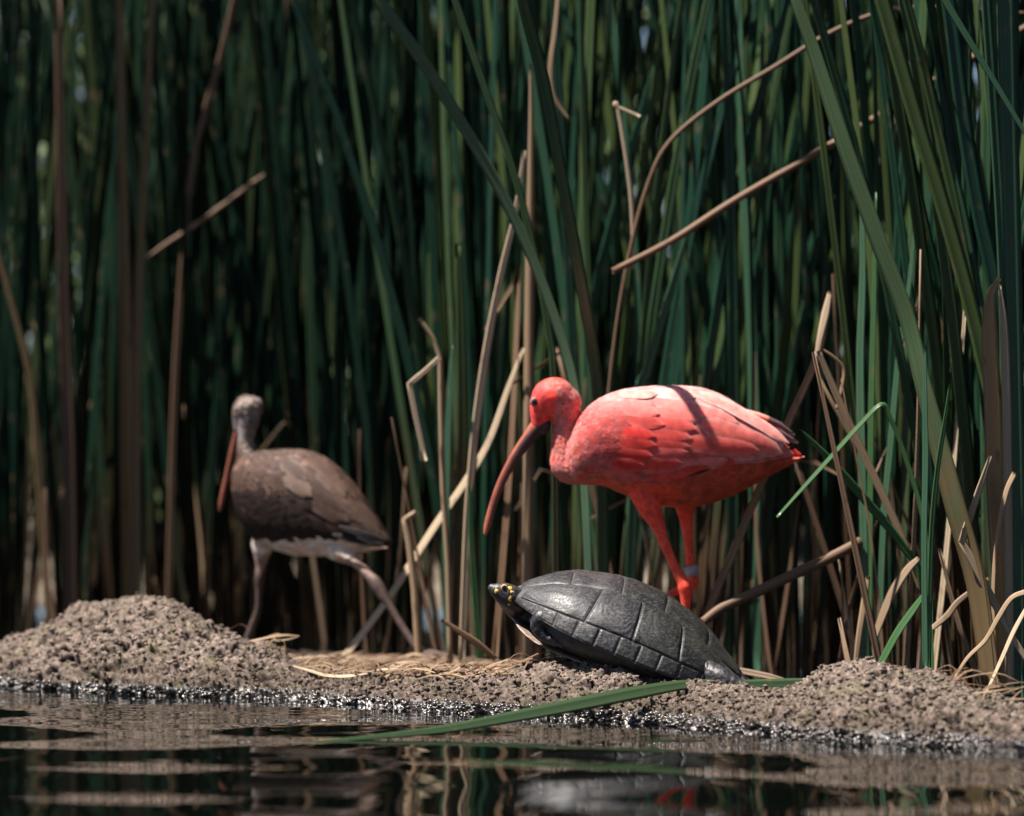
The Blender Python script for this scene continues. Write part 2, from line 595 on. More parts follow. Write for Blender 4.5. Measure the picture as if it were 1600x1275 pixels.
def bank_base(px, tt):
    """px column, tt metres behind the waterline -> x, y, z of the smooth bank"""
    Dw = shore_D(px)
    w = np.interp(px, RW[:, 0], RW[:, 1])
    D = Dw + tt
    zr = CAM_H - (np.interp(px, RD[:, 0], RD[:, 1]) - 637.5) * (Dw + w) / F
    zb = np.interp(px, [-2500, 330, 430, 840, 960, 1040, 1150, 1700, 4000], [-.03, -.02, .008, .010, .008, .002, -.03, -.03, -.03])
    q = tt / w
    front = zr * (1 - np.clip(1 - q, 0, 1) ** 1.9) ** 0.8
    k = np.clip((q - 1) / 0.95, 0, 1)
    k = k * k * (3 - 2 * k)
    back = zr * (1 - k) + zb * k
    z = np.where(q < 1, front, back)
    z = np.where(q < 0, np.maximum(tt * 0.55, -0.24), z)
    k2 = np.clip((tt - 1.05) / 0.5, 0, 1)
    z = np.where(tt > 1.05, z - 0.10 * k2 * k2 * (3 - 2 * k2), z)
    return (px - 800) * D / F, D, z


def bank_z(px, D):
    return float(bank_base(np.array([float(px)]), np.array([D - float(shore_D(px))]))[2][0])


cols = np.concatenate([np.linspace(-2500, -140, 90), np.linspace(-138, 1740, 880), np.linspace(1745, 4000, 90)])
rows = np.concatenate([np.linspace(-0.45, -0.04, 10), np.linspace(-0.036, 0.42, 210), np.linspace(0.426, 1.0, 70), np.linspace(1.02, 1.9, 20)])
PXg, TTg = np.meshgrid(cols, rows)
bx, by, bz = bank_base(PXg, TTg)
BP = np.stack([bx, by, bz], -1)
du = np.gradient(BP, axis=1); dv = np.gradient(BP, axis=0)
BN = nrm(np.cross(du, dv))
# coordinates on the surface for crumb noise
gx = bx; gy = np.cumsum(np.linalg.norm(np.diff(BP, axis=0, prepend=BP[:1]), axis=-1), axis=0) + PXg * 0
lump = (vnoise(gx * 18, gy * 18, 1) - .5) * 0.020 + (vnoise(gx * 45, gy * 45, 2) - .5) * 0.012
cr1 = np.clip(worley(gx * 95, gy * 95, 3), 0, 1)
cr2 = np.clip(worley(gx * 200, gy * 200, 4), 0, 1)
msk = vnoise(gx * 30, gy * 30, 8)
hole = np.clip((vnoise(gx * 85, gy * 120, 6) - 0.52) / 0.3, 0, 1) * np.clip((msk - 0.36) * 4, 0, 1)
crumb = 0.42 * cr1 + 0.45 * cr2
disp = lump * 0.85 - crumb * 0.012 * (0.45 + 1.1 * vnoise(gx * 7, gy * 9, 15)) - hole * 0.022 + 0.0085 + (vnoise(gx * 260, gy * 260, 14) - .5) * 0.0050
amp = np.clip(1.0 - (TTg - 0.35) / 0.3, 0.25, 1.0)
disp = disp * amp
BV = BP + BN * disp[..., None]
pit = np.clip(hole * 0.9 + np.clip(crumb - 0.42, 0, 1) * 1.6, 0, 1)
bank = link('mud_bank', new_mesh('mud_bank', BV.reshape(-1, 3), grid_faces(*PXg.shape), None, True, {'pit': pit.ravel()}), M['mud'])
tag(bank, 'crumbly brown mud bank with rounded mounds along the dark water', kind='structure')
BANK_BVH = None

# loose crumbs lying on the mounds
ico_v, ico_f = [], []
g = (1 + 5 ** .5) / 2
ico_v = nrm(np.array([(-1, g, 0), (1, g, 0), (-1, -g, 0), (1, -g, 0), (0, -1, g), (0, 1, g), (0, -1, -g), (0, 1, -g), (g, 0, -1), (g, 0, 1), (-g, 0, -1), (-g, 0, 1)], float))
ico_f = np.array([(0, 11, 5), (0, 5, 1), (0, 1, 7), (0, 7, 10), (0, 10, 11), (1, 5, 9), (5, 11, 4), (11, 10, 2), (10, 7, 6), (7, 1, 8), (3, 9, 4), (3, 4, 2), (3, 2, 6), (3, 6, 8), (3, 8, 9), (4, 9, 5), (2, 4, 11), (6, 2, 10), (8, 6, 7), (9, 8, 1)])
cs = Soup()
R_, C_ = PXg.shape
rr = rng.integers(12, 215, 17000); cc = rng.integers(92, 965, 17000)
for a, b in zip(rr, cc):
    p = BV[a, b]
    s = 0.0011 + 0.0034 * rng.random() ** 2.5
    if p[2] < 0.0: continue
    v = ico_v * s * (0.65 + 0.6 * rng.random((12, 1))) * np.array([1.2, 1.1, .8]) + p + BN[a, b] * s * 0.35
    cs.add(v, ico_f)
me = new_mesh('soil_crumbs', np.concatenate(cs.v), np.concatenate(cs.f), None, False, {'pit': np.zeros(cs.n)})
tag(link('soil_crumbs', me, M['mud']), 'loose crumbs of dry soil on the mud mounds', 'soil', kind='stuff')

wm, wt, wb = nt('wet_grain')
wb.inputs['Roughness'].default_value = 0.24
wb.inputs['Specular IOR Level'].default_value = 1.0
wt.links.new(ramp(wt, noise(wt, N(wt, 'ShaderNodeNewGeometry').outputs['Position'], 90, 3), [(.3, (.02, .016, .013)), (.7, (.075, .06, .05))]).outputs[0], wb.inputs['Base Color'])
cs = Soup()
cand = np.argwhere((BV[..., 2] > -0.003) & (BV[..., 2] < 0.013) & (TTg < 0.10) & (PXg > -60) & (PXg < 1660))
for a, b in cand[rng.choice(len(cand), 8500, replace=False)]:
    if rng.random() > 0.12 + 1.3 * max(0.0, float(vnoise(np.array([PXg[a, b] / 38.]), np.array([TTg[a, b] * 30.]), 33)[0]) - .3): continue
    s = 0.0012 + 0.0034 * rng.random() ** 2
    v = ico_v * s * (0.8 + 0.35 * rng.random((12, 1))) * np.array([1.25, 1.1, .8]) + BV[a, b] + BN[a, b] * s * 0.3
    cs.add(v, ico_f)
tag(link('wet_grains', new_mesh('wet_grains', np.concatenate(cs.v), np.concatenate(cs.f)), wm), 'wet glistening mud grains along the waterline', 'mud', kind='stuff')

gy_ = np.array([-3000, -60, -6, 2, 4, 8.2, 8.8, 9.6, 12, 30, 120, 700, 3500.])
gz_ = np.array([-.5, -.5, -.5, -.4, -.35, -.30, -.06, 0.05, .1, .2, .3, .4, .5])
gx_ = np.array([-3000, -300, -40, -10, -4, -2, 0, 2, 4, 10, 40, 300, 3000.])
GX, GY = np.meshgrid(gx_, gy_)
GZ = np.tile(gz_[:, None], (1, len(gx_)))
tag(link('ground', new_mesh('ground', np.stack([GX, GY, GZ], -1).reshape(-1, 3), grid_faces(*GX.shape)), M['ground']), kind='structure')

wx = np.concatenate([[-60, -20, -8, -3, -1.6], np.linspace(-1.15, 1.15, 260), [1.6, 3, 8, 20, 60]])
wy = np.concatenate([[-60, -20, -6, 0, 2.2, 3.2], np.linspace(3.7, 6.35, 520), np.linspace(6.4, 9.0, 20)])
WX, WY = np.meshgrid(wx, wy)
wd = WY - 0.0
calm = np.clip((WY - 4.3) / 1.3, 0, 1)
sh_ = shore_D(800 + WX * F / np.maximum(WY, 1))
near = np.clip(1 - (sh_ - WY) / 0.55, 0, 1)          # close to the shore
ph = WY / 0.34 + 0.35 * np.sin(WX * 2.4 + 0.7) + 0.9 * vnoise(WX * 1.3, WY * 1.2, 21)
big = 0.0012 * np.sin(2 * np.pi * ph) * (0.4 + vnoise(WX * 1.1 + 9, WY * 0.9, 26))
big += 0.0030 * (vnoise(WX * 3.0 + 3 + WY * .8, WY * 4.6, 22) - .5)
med = 0.00055 * (vnoise(WX * 9, WY * 26, 23) - .5)
fin = 0.00042 * (vnoise(WX * 34, WY * 75, 24) - .5) + 0.00022 * (vnoise(WX * 80, WY * 150, 25) - .5)
WZ = big * (1 - 0.6 * near) + med * (0.6 + near) + fin * np.clip(near * 1.6, 0.05, 1.0)
tag(link('water', new_mesh('water', np.stack([WX, WY, WZ], -1).reshape(-1, 3), grid_faces(*WX.shape)), M['water']), kind='structure')


# ------------------------------------------------------------------ reeds
def one_leaf(base, height, lean, curve, w, seg=9, face=None, soup=None, name=None, mat=None, parent=None, rnd=0.0, tw=0.0):
    t = np.linspace(0, 1, seg)
    z = base[2] + height * t
    path = np.stack([base[0] + lean[0] * height * t + curve[0] * t ** 2.2, base[1] + lean[1] * height * t + curve[1] * t ** 2.2,
                     z - (curve[0] ** 2 + curve[1] ** 2) * 0.25 * t ** 3], 1)
    wid = w * np.interp(t, [0, .12, .6, .85, 1], [.85, 1.0, .9, .6, .05])
    v, f, u = blade_geo(path, wid, face or (random.uniform(-.7, .7), -1, 0), twist=tw)
    if soup is not None:
        soup.add(v, f, u, r=rnd)
        return
    me = new_mesh(name, v, f, u, True, {'rnd': np.full(len(v), rnd)})
    return link(name, me, mat, parent)


def front_D(px):
    return float(np.interp(px, [-900, 0, 350, 560, 800, 1100, 1350, 1600, 2600], [7.7, 7.6, 7.5, 7.2, 6.6, 6.55, 6.3, 5.95, 5.6]))


GAPS = ((62, 46), (540, 34), (690, 44), (1050, 46), (245, 30), (1520, 22), (130, 20), (460, 22), (1000, 16), (1390, 18))


def gap_at(px):
    return max(math.exp(-((px - g) / w) ** 2) for g, w in GAPS)


STANDS = [
    (-60, 330, 'blurred dark cattail rising behind the left mud mound', 'cattails behind the left mud mound'),
    (330, 640, 'blurred dark green cattail upright behind the brown bird', 'cattails behind the brown bird'),
    (640, 960, 'green cattail with brown base behind the scarlet bird\'s head', 'cattails behind the scarlet head'),
    (960, 1260, 'green cattail rising straight behind the scarlet bird\'s back', 'cattails behind the scarlet back'),
    (1260, 1640, 'tall green cattail standing behind the right mud mound', 'cattails behind the right mound')]


def cattail(px, D, n, label, group, mat, spread=1.0):
    b = Vector(((px - 800) * D / F, D, max(bank_z(px, D), -0.08) - 0.02))
    root = bpy.data.objects.new('cattail', None)
    COL.objects.link(root)
    root.location = b
    tag(root, label, 'cattail', group)
    lx = random.gauss(0, 0.05) * spread
    for k in range(n):
        off = (k - (n - 1) / 2) * 0.009
        a = (off * random.uniform(.6, 1.3), random.uniform(-.012, .012), 0)
        h = random.uniform(1.5, 2.35)
        one_leaf(a, h, (lx + off * 3.2 + random.gauss(0, .025) * spread, random.gauss(0, .04)),
                 (random.gauss(0, .16) * spread, random.gauss(0, .12)), random.uniform(.010, .022),
                 name='leaf', mat=mat, parent=root, rnd=random.random(), tw=random.uniform(-.6, .6))


for lo, hi, label, group in STANDS:
    wide = hi - lo
    cnt = 13 if lo < 600 else 12
    for k in range(cnt):
        px = lo + wide * (k + random.random()) / cnt
        if random.random() < gap_at(px) * 0.8: px += 55
        D = front_D(px) + random.random() ** 1.3 * (0.75 if lo > 600 else 0.6)
        cattail(px, D, random.choice([4, 5, 6]), label, group, M['reed_shaded'] if lo < 600 else M['reed'], 1.15 if lo > 900 else 0.8)

# the mass of reeds further back and to both sides, past telling apart
th = Soup()
for k in range(1250):
    px = random.uniform(-1300, 2900)
    inside = -60 < px < 1660
    D = front_D(px) + (random.uniform(0.5, 1.6) if inside else random.uniform(0.0, 1.9))
    # a few thinner places let the far shrubs glint through
    if inside and random.random() < gap_at(px) * 0.93: continue
    b = ((px - 800) * D / F, D, -0.1)
    one_leaf(b, random.uniform(1.5, 2.5), (random.gauss(0, .045), random.gauss(0, .05)), (random.gauss(0, .16), random.gauss(0, .14)),
             random.uniform(.011, .024), seg=7, soup=th, rnd=random.random(), tw=random.uniform(-.8, .8))
tag(link('reed_thicket', th.mesh('reed_thicket'), M['reed_shaded']), 'dense dark thicket of reeds filling the background', 'reeds', kind='stuff')


def hero(name, label, cat, pts, D, w, mat, kind='leaf', D2=None, kink=False, per=6, fold=0.16, twist=0.0, group=None, face=(0.15, -1, 0.1), parent=None):
    n = len(pts)
    Ds = np.linspace(D, D2 if D2 is not None else D, n)
    P = np.array([W(x, y, d) for (x, y), d in zip(pts, Ds)])
    if not kink:
        P = catmull(P, per)
    else:
        Q = []
        for a, b in zip(P[:-1], P[1:]):
            for t in np.linspace(0, 1, 4, endpoint=False):
                Q.append(a * (1 - t) + b * t)
        Q.append(P[-1])
        P = np.array(Q)
    s = D / F
    ww = np.asarray(w, float) * s if np.ndim(w) else np.full(2, w * s)
    base = P[-1].copy()
    v, f, u = blade_geo(P - base, ww, face, fold=fold, round_=(kind == 'stalk'), twist=twist, thick=0.0016, nside=8)
    me = new_mesh(name, v, f, u, True, {'rnd': np.full(len(v), random.random())})
    o = link(name, me, M[mat], parent, base)
    if label:
        tag(o, label, cat, group)
    return o


L = 'reed_leaf'
S_ = 'reed_stalk'
# living leaves
hero(L, 'long pale green leaf slanting from the top edge to the scarlet head', 'leaf', [(575, -30), (595, 5), (660, 95), (720, 190), (780, 295), (830, 400), (868, 500), (892, 580), (905, 660), (915, 800), (925, 1060)], 6.2, [24, 24, 23, 21, 20, 18], 'leaf_pale2', face=(-.75, -.65, .25))
hero(L, 'broad pale olive leaf slanting down right side, brown toward its base', 'leaf', [(1236, -30), (1245, 5), (1275, 90), (1320, 230), (1370, 370), (1418, 500), (1442, 600), (1466, 690), (1492, 790), (1525, 910), (1550, 1075)], 5.75, [15, 23, 30, 33, 34, 35, 42, 44, 40], 'leaf_pale', face=(-.75, -.65, .25))
hero(L, 'dark green leaf running down just right of the scarlet head', 'leaf', [(812, -30), (822, 20), (850, 130), (880, 290), (906, 430), (928, 560), (940, 700), (945, 1060)], 5.84, 21, 'leaf_mid', D2=6.42)
hero(L, 'narrow dark leaf crossing the pale slanting leaf above the head', 'leaf', [(700, -30), (715, 10), (762, 150), (802, 265), (836, 400), (858, 520), (866, 620), (870, 1060)], 6.33, 12, 'reed')
hero(L, 'tall dark green leaf nearest the right edge', 'leaf', [(1572, -40), (1576, 150), (1582, 400), (1586, 600), (1590, 800), (1590, 1090)], 5.85, 30, 'leaf_mid')
hero(L, 'slim green leaf with lit edge beside the right edge leaf', 'leaf', [(1538, -40), (1545, 60), (1556, 220), (1566, 400), (1570, 560), (1574, 1080)], 5.9, 17, 'leaf_mid')
hero(L, 'thin green leaf arching out through the upper right corner', 'leaf', [(1635, 260), (1600, 205), (1555, 130), (1500, 40), (1470, -10), (1440, -60)], 5.8, [5, 9, 12, 12], 'leaf_mid')
hero(L, 'long dark leaf leaning from top right toward the broken brown sheath', 'leaf', [(1370, -30), (1385, 20), (1430, 180), (1476, 330), (1515, 470), (1548, 610), (1580, 760), (1600, 1090)], 5.98, 26, 'reed')
hero(L, 'dark green leaf rising above the broken brown sheath at right', 'leaf', [(1475, -30), (1485, 20), (1505, 180), (1530, 330), (1553, 440), (1572, 600), (1580, 1080)], 6.0, 26, 'reed')
hero(L, 'green leaf slanting between the broad olive leaf and the right edge', 'leaf', [(1405, -30), (1420, 30), (1455, 150), (1500, 320), (1524, 450), (1540, 560), (1560, 760), (1580, 1085)], 6.05, 20, 'leaf_mid')
hero(L, 'dark leaf crossing behind the olive leaf to the right mound', 'leaf', [(1360, -30), (1372, 40), (1412, 200), (1442, 340), (1480, 500), (1512, 640), (1540, 800), (1555, 1080)], 6.1, 17, 'reed')
hero(L, 'thin bright green leaf folded into a peak right of the scarlet tail', 'leaf', [(1214, 808), (1255, 762), (1300, 712), (1345, 662), (1377, 632), (1392, 655), (1415, 715), (1440, 800), (1452, 890), (1456, 1075)], 5.95, [5, 8, 9, 8, 8, 9, 9, 10], 'leaf_fresh', face=(-.6, -.75, .3))
hero(L, 'fresh green leaf pointing up left at the scarlet tail', 'leaf', [(1250, 670), (1285, 706), (1330, 756), (1375, 808), (1412, 855), (1440, 910), (1452, 1075)], 5.98, [2, 12, 15, 14, 12, 10], 'leaf_fresh', face=(-.6, -.75, .3))
hero(L, 'short bright green leaf sprouting from the right mound', 'leaf', [(1446, 926), (1425, 955), (1400, 992), (1372, 1045)], 5.72, [8, 14, 15, 14], 'leaf_fresh', face=(-.6, -.75, .3))
hero(L, 'slender green blade standing straight behind the right mound top', 'leaf', [(1446, 540), (1445, 620), (1446, 720), (1444, 860), (1446, 1065)], 5.7, [3, 10, 12, 11, 12], 'leaf_mid', face=(-.6, -.75, .3))
hero(L, 'second slender blade leaning beside the straight one', 'leaf', [(1484, 600), (1476, 660), (1464, 740), (1455, 850), (1450, 1065)], 5.72, [3, 8, 9, 9], 'leaf_fresh')
hero(L, 'pale bluish upright leaf with lit edge behind the folded leaf', 'leaf', [(1346, 280), (1348, 420), (1344, 560), (1346, 700), (1350, 850), (1352, 1070)], 6.1, [8, 14, 16, 16, 15], 'leaf_mid', face=(-.6, -.75, .3))
hero(L, 'narrow lit green leaf parallel to the pale bluish one', 'leaf', [(1368, 300), (1366, 450), (1362, 600), (1360, 760), (1358, 1070)], 6.12, [6, 11, 12, 12], 'leaf_fresh', face=(-.6, -.75, .3))
hero(L, 'pale green leaf rising slightly left behind the folded leaf peak', 'leaf', [(1432, 330), (1420, 450), (1404, 560), (1392, 690), (1380, 830), (1372, 1070)], 6.15, [6, 11, 13, 12], 'leaf_mid', face=(-.6, -.75, .3))
hero(L, 'pale lit leaf standing between the two birds', 'leaf', [(706, 540), (702, 620), (698, 740), (697, 860), (702, 1045)], 6.5, [5, 13, 16, 15], 'leaf_mid', face=(-.6, -.75, .3))
hero(L, 'bright narrow green leaf left of the scarlet bill', 'leaf', [(735, 760), (736, 820), (740, 890), (745, 960), (752, 1045)], 6.4, [6, 10, 12, 11], 'leaf_fresh')
hero(L, 'dark leaf rising behind the bent straw left of the bill', 'leaf', [(716, 380), (720, 520), (722, 700), (716, 860), (708, 1045)], 6.55, [10, 17, 19, 16], 'reed')
hero(L, 'smooth pale green stem standing tall behind the scarlet tail', 'leaf', [(1152, -30), (1158, 150), (1164, 330), (1172, 470), (1178, 640), (1180, 820), (1180, 1055)], 6.6, [16, 18, 20, 24, 26], 'leaf_mid', face=(-.6, -.75, .3))
hero(L, 'olive leaf leaning right behind the scarlet back', 'leaf', [(1075, 360), (1055, 430), (1032, 510), (1012, 580), (996, 650), (980, 1050)], 6.55, [5, 14, 17, 18], 'leaf_mid')
# dead stalks and broken leaves
hero(S_, 'tall straight tan stalk behind the scarlet bill', 'stalk', [(829, 100), (830, 200), (829, 330), (827, 520), (826, 700), (825, 850), (824, 1045)], 6.45, [4, 10, 15, 17, 17, 16], 'dead', 'stalk')
hero(S_, 'thin slanting tan stalk ending above the long diagonal straw', 'stalk', [(820, 235), (806, 330), (785, 420), (765, 520), (748, 630), (738, 720), (730, 830), (722, 1045)], 6.42, [6, 10, 13, 13, 12], 'dead_pale', 'leaf')
hero(S_, 'long tan straw lying diagonally from scarlet bill to the brown foot', 'stalk', [(818, 545), (795, 605), (765, 688), (728, 752), (680, 822), (606, 936), (535, 1030), (520, 1050)], 6.42, [8, 13, 15, 15, 14, 13], 'dead_pale', 'leaf', D2=6.66, fold=0.12, face=(-.45, -.8, .45))
hero(S_, 'broken brown stalk with a folded tip between the two birds', 'stalk', [(655, 497), (678, 530), (688, 560), (689, 640), (692, 760), (700, 880), (704, 1045)], 6.4, [7, 7, 9, 9, 9, 9], 'dead', 'stalk', kink=True)
hero('bent_straw', 'thin straw bent at a sharp elbow hanging off a broken stalk', 'straw', [(688, 558), (664, 580), (640, 600), (650, 650), (665, 720)], 6.38, [8, 8, 9, 9, 8], 'dead_pale', 'leaf', kink=True)
hero(S_, 'short snapped stalk with hooked top right of the brown tail', 'stalk', [(650, 800), (632, 812), (640, 850), (648, 920), (652, 985), (656, 1045)], 6.5, [8, 9, 12, 12, 12, 11], 'dead', 'stalk', kink=True)
hero(S_, 'slanting brown stalk behind the scarlet tail, broken at its top', 'stalk', [(1299, 458), (1290, 500), (1276, 560), (1232, 660), (1190, 755), (1145, 865), (1108, 955), (1098, 1050)], 6.2, [8, 11, 12, 13, 13, 12], 'dead', 'leaf', fold=0.3)
hero(S_, 'thick brown stem propped low behind the turtle', 'stalk', [(1098, 972), (1128, 950), (1180, 926), (1250, 893), (1300, 870), (1345, 846)], 6.05, [14, 16, 17, 17, 17, 16], 'dead_brown', 'stalk', D2=6.1)
hero(S_, 'straight dry straw slanting right under the folded green leaf', 'stalk', [(1279, 548), (1300, 600), (1340, 690), (1385, 785), (1420, 865), (1440, 925)], 6.02, [8, 12, 13, 12, 10], 'dead', 'leaf', fold=0.3)
hero(S_, 'pinkish dry stem crossing upper right diagonally behind the leaves', 'stalk', [(957, 424), (1050, 376), (1150, 312), (1282, 236), (1420, 152), (1520, 90), (1660, 10)], 6.4, [10, 12, 12, 11, 10], 'dead_brown', 'stalk', D2=6.55)
hero(S_, 'arching thin brown stem curving up across the top right', 'stalk', [(930, 1040), (945, 700), (962, 520), (985, 390), (1012, 290), (1046, 222), (1120, 160), (1210, 105), (1300, 50), (1385, 18), (1480, 12), (1640, 25)], 6.45, [5, 6, 7, 8, 8, 8, 7], 'dead_brown', 'stalk')
hero('dead_sheath', 'broad pale broken sheath at the right edge with a curled top', 'sheath', [(1562, 435), (1548, 462), (1546, 520), (1552, 640), (1556, 760), (1564, 900), (1570, 1085)], 5.86, [6, 14, 26, 30, 32, 32, 34], 'dead', 'leaf', fold=0.3)
hero('dead_sheath', 'narrow second flap of the broken sheath at the right edge', 'sheath', [(1562, 445), (1568, 500), (1572, 600), (1574, 720), (1578, 1085)], 5.84, [5, 14, 15, 15], 'dead_pale', 'leaf', fold=0.3)
hero('dry_leaf', 'pale dry leaf folded to a V before the right edge reeds', 'leaf', [(1548, 712), (1530, 765), (1503, 845), (1545, 925), (1578, 990), (1610, 1040)], 5.75, [6, 11, 13, 13, 11, 9], 'dead_pale', 'leaf', kink=True)
hero('dry_leaf', 'curled tan leaf drooping onto the right mound', 'leaf', [(1602, 925), (1580, 935), (1560, 965), (1540, 1000), (1512, 1028), (1490, 1062)], 5.7, [10, 9, 9, 8, 7, 5], 'dead', 'leaf', fold=0.07, twist=random.uniform(-.7, .7), face=(-.4, -.85, .35))
hero('dry_leaf', 'tan leaf standing at the right edge with a broken tip', 'leaf', [(1586, 738), (1572, 770), (1560, 830), (1552, 920), (1556, 1080)], 5.8, [10, 10, 8, 8, 7], 'dead', 'leaf', fold=0.07, twist=random.uniform(-.7, .7), face=(-.4, -.85, .35))
hero('dry_leaf', 'wide brown drooping leaf arching out of the right reeds', 'leaf', [(1436, 872), (1418, 890), (1395, 925), (1374, 975), (1366, 1010), (1372, 1070)], 5.95, [9, 15, 18, 16, 11, 7], 'dead', 'leaf', fold=0.07, twist=random.uniform(-.7, .7), face=(-.4, -.85, .35))
hero('dry_leaf', 'short tan leaf lying crosswise among the right reeds', 'leaf', [(1456, 982), (1480, 962), (1500, 938), (1545, 905)], 5.85, [9, 11, 10, 7], 'dead', 'leaf', fold=0.07, twist=random.uniform(-.7, .7), face=(-.4, -.85, .35))
hero('dry_leaf', 'thin pale leaf crossing low in front of the right edge', 'leaf', [(1610, 940), (1585, 985), (1565, 1030), (1540, 1085)], 5.66, [7, 9, 9, 7], 'dead_pale', 'leaf', fold=0.07, twist=random.uniform(-.7, .7), face=(-.4, -.85, .35))
hero('dry_leaf', 'brown leaf tip hanging beside the green stem over the right mound', 'leaf', [(1356, 900), (1350, 945), (1343, 990), (1336, 1050)], 6.0, [8, 11, 10, 8], 'dead', 'leaf', fold=0.07, twist=random.uniform(-.7, .7), face=(-.4, -.85, .35))
hero(S_, 'dry twig segment slanting in the blurred dark reeds upper left', 'stalk', [(228, 404), (262, 380), (305, 352), (350, 320), (398, 284), (420, 270)], 7.5, [5, 7, 8, 8, 7, 5], 'dead_brown', 'stalk')
hero(S_, 'blurred tall tan stalk behind the left mound', 'stalk', [(186, -40), (190, 200), (195, 420), (198, 640), (202, 820), (204, 1020)], 7.45, [13, 15, 18, 22, 25, 26], 'dead_gold', 'leaf', fold=0.35)
hero(S_, 'blurred olive brown stalk beside the tall tan one', 'stalk', [(240, -40), (226, 240), (216, 480), (212, 740), (214, 1020)], 7.4, [10, 13, 16, 18], 'dead_gold', 'leaf', fold=0.35)
hero(S_, 'blurred thin stem slanting across the upper left reeds', 'stalk', [(372, -30), (350, 70), (322, 170), (300, 260), (285, 420), (272, 640), (262, 1020)], 7.5, [9, 10, 10, 10, 10], 'dead_brown', 'leaf')
hero(S_, 'yellowish blurred stem rising behind the brown back', 'stalk', [(446, -40), (437, 400), (434, 560), (434, 700), (430, 1030)], 7.75, [5, 7, 8, 9], 'dead_brown', 'leaf')
hero(S_, 'dull brown blurred stem left of the brown bill', 'stalk', [(-60, 200), (20, 480), (48, 600), (62, 760), (80, 1020)], 7.45, [7, 9, 11, 12], 'dead_gold', 'leaf')
hero(S_, 'grey brown blurred stem in the far left reeds', 'stalk', [(90, -40), (100, 480), (108, 700), (112, 1020)], 7.45, [12, 18, 22, 24], 'dead_brown', 'leaf')
hero('dry_leaf', 'pale withered leaf tip curling beside the tan stalk at top', 'leaf', [(874, -30), (868, 40), (860, 110), (868, 155), (890, 188)], 6.4, [8, 9, 9, 8, 5], 'dead', 'leaf', fold=0.07, twist=random.uniform(-.7, .7), face=(-.4, -.85, .35))
hero('dry_leaf', 'small broken leaf tip hooked above the scarlet back', 'leaf', [(1000, 182), (962, 166), (966, 172), (985, 300), (990, 420)], 6.45, [4, 5, 6, 6, 5], 'dead_pale', 'leaf', fold=0.07, twist=random.uniform(-.7, .7), face=(-.4, -.85, .35))
hero('dry_leaf', 'pale upright leaf stub with torn top right of the tail', 'leaf', [(1297, 455), (1290, 490), (1281, 530), (1276, 560)], 6.15, [8, 14, 10, 7], 'dead_pale', 'leaf', fold=0.07, twist=random.uniform(-.7, .7), face=(-.4, -.85, .35))
hero('dry_leaf', 'thin curled tendril leaf right of the torn stub', 'leaf', [(1284, 545), (1305, 560), (1318, 578), (1314, 610), (1306, 640)], 6.05, [4, 5, 6, 6, 5], 'dead', 'leaf', fold=0.07, twist=random.uniform(-.7, .7), face=(-.4, -.85, .35))

# more broken dead stalks standing low in the stand, each on its own
DEADG = [(560, 960, 11, 'thin dead brown stalk standing low between the two birds', 'dead stalks between the birds', 6.45, 6.9),
         (960, 1300, 11, 'thin dead brown stalk standing low behind the scarlet bird', 'dead stalks behind the scarlet bird', 6.45, 6.9),
         (1300, 1620, 32, 'thin dead tan stalk tangled low in the right reeds', 'dead stalks in the right reeds', 5.9, 6.5),
         (0, 560, 9, 'blurred dead brown stalk in the left reeds', 'dead stalks in the left reeds', 7.3, 7.9)]
for lo, hi, cnt, label, group, d0, d1 in DEADG:
    for k in range(cnt):
        px = lo + (hi - lo) * (k + random.random()) / cnt
        D = random.uniform(d0, d1)
        if 300 < px < 680: D = max(D, 6.85)
        z0 = max(bank_z(px, D), -0.05) - 0.01
        h = random.uniform(0.14, 0.75)
        x0 = (px - 800) * D / F
        lean = random.gauss(0, .30 if lo > 1200 else .14)
        pts = [Vector((x0, D, z0)), Vector((x0 + lean * h * .5 + random.gauss(0, .006), D, z0 + h * .5)), Vector((x0 + lean * h + random.gauss(0, .01), D + random.gauss(0, .02), z0 + h))]
        P = catmull(np.array(pts), 4)
        if random.random() < 0.25:
            e = P[-1]
            P = np.vstack([P, e + np.array([random.choice([-1, 1]) * random.uniform(.02, .06), -.01, random.uniform(-.09, .02)]) * .6,
                           e + np.array([random.choice([-1, 1]) * random.uniform(.03, .08), -.02, random.uniform(-.14, -.02)])])
        w = random.uniform(.005, .012)
        v, f, u = blade_geo(P - P[0], [w, w, w * .8, w * .5], (random.uniform(-.6, .6), -1, 0), fold=.3, thick=.0015, twist=random.uniform(-.8, .8))
        o = link('dead_stalk', new_mesh('dead_stalk', v, f, u, True, {'rnd': np.full(len(v), random.random())}), random.choice([M['dead'], M['dead'], M['dead'], M['dead_brown'], M['dead_pale']]) if lo > 1200 else random.choice([M['dead'], M['dead_brown'], M['dead_brown']]), None, P[0])
        tag(o, label, 'stalk', group)

# overhanging leaves over the bank that throw stripe shadows: tall leaves bending outwards at the edge of the stand
# fallen leaves on bank and water
def ground_leaf(label, pts, w, mat, lift=None, face=(0, -0.35, 1), fold=0.10):
    P = catmull(np.array([W(x, y, d) for x, y, d in pts]), 7)
    s = 5.5 / F
    base = P[0].copy()
    v, f, u = blade_geo(P - base, np.array(w, float) * s, face, fold=fold, thick=0.0014)
    return tag(link('fallen_leaf', new_mesh('fallen_leaf', v, f, u, True, {'rnd': np.full(len(v), random.random())}), M[mat], None, base), label, 'leaf')


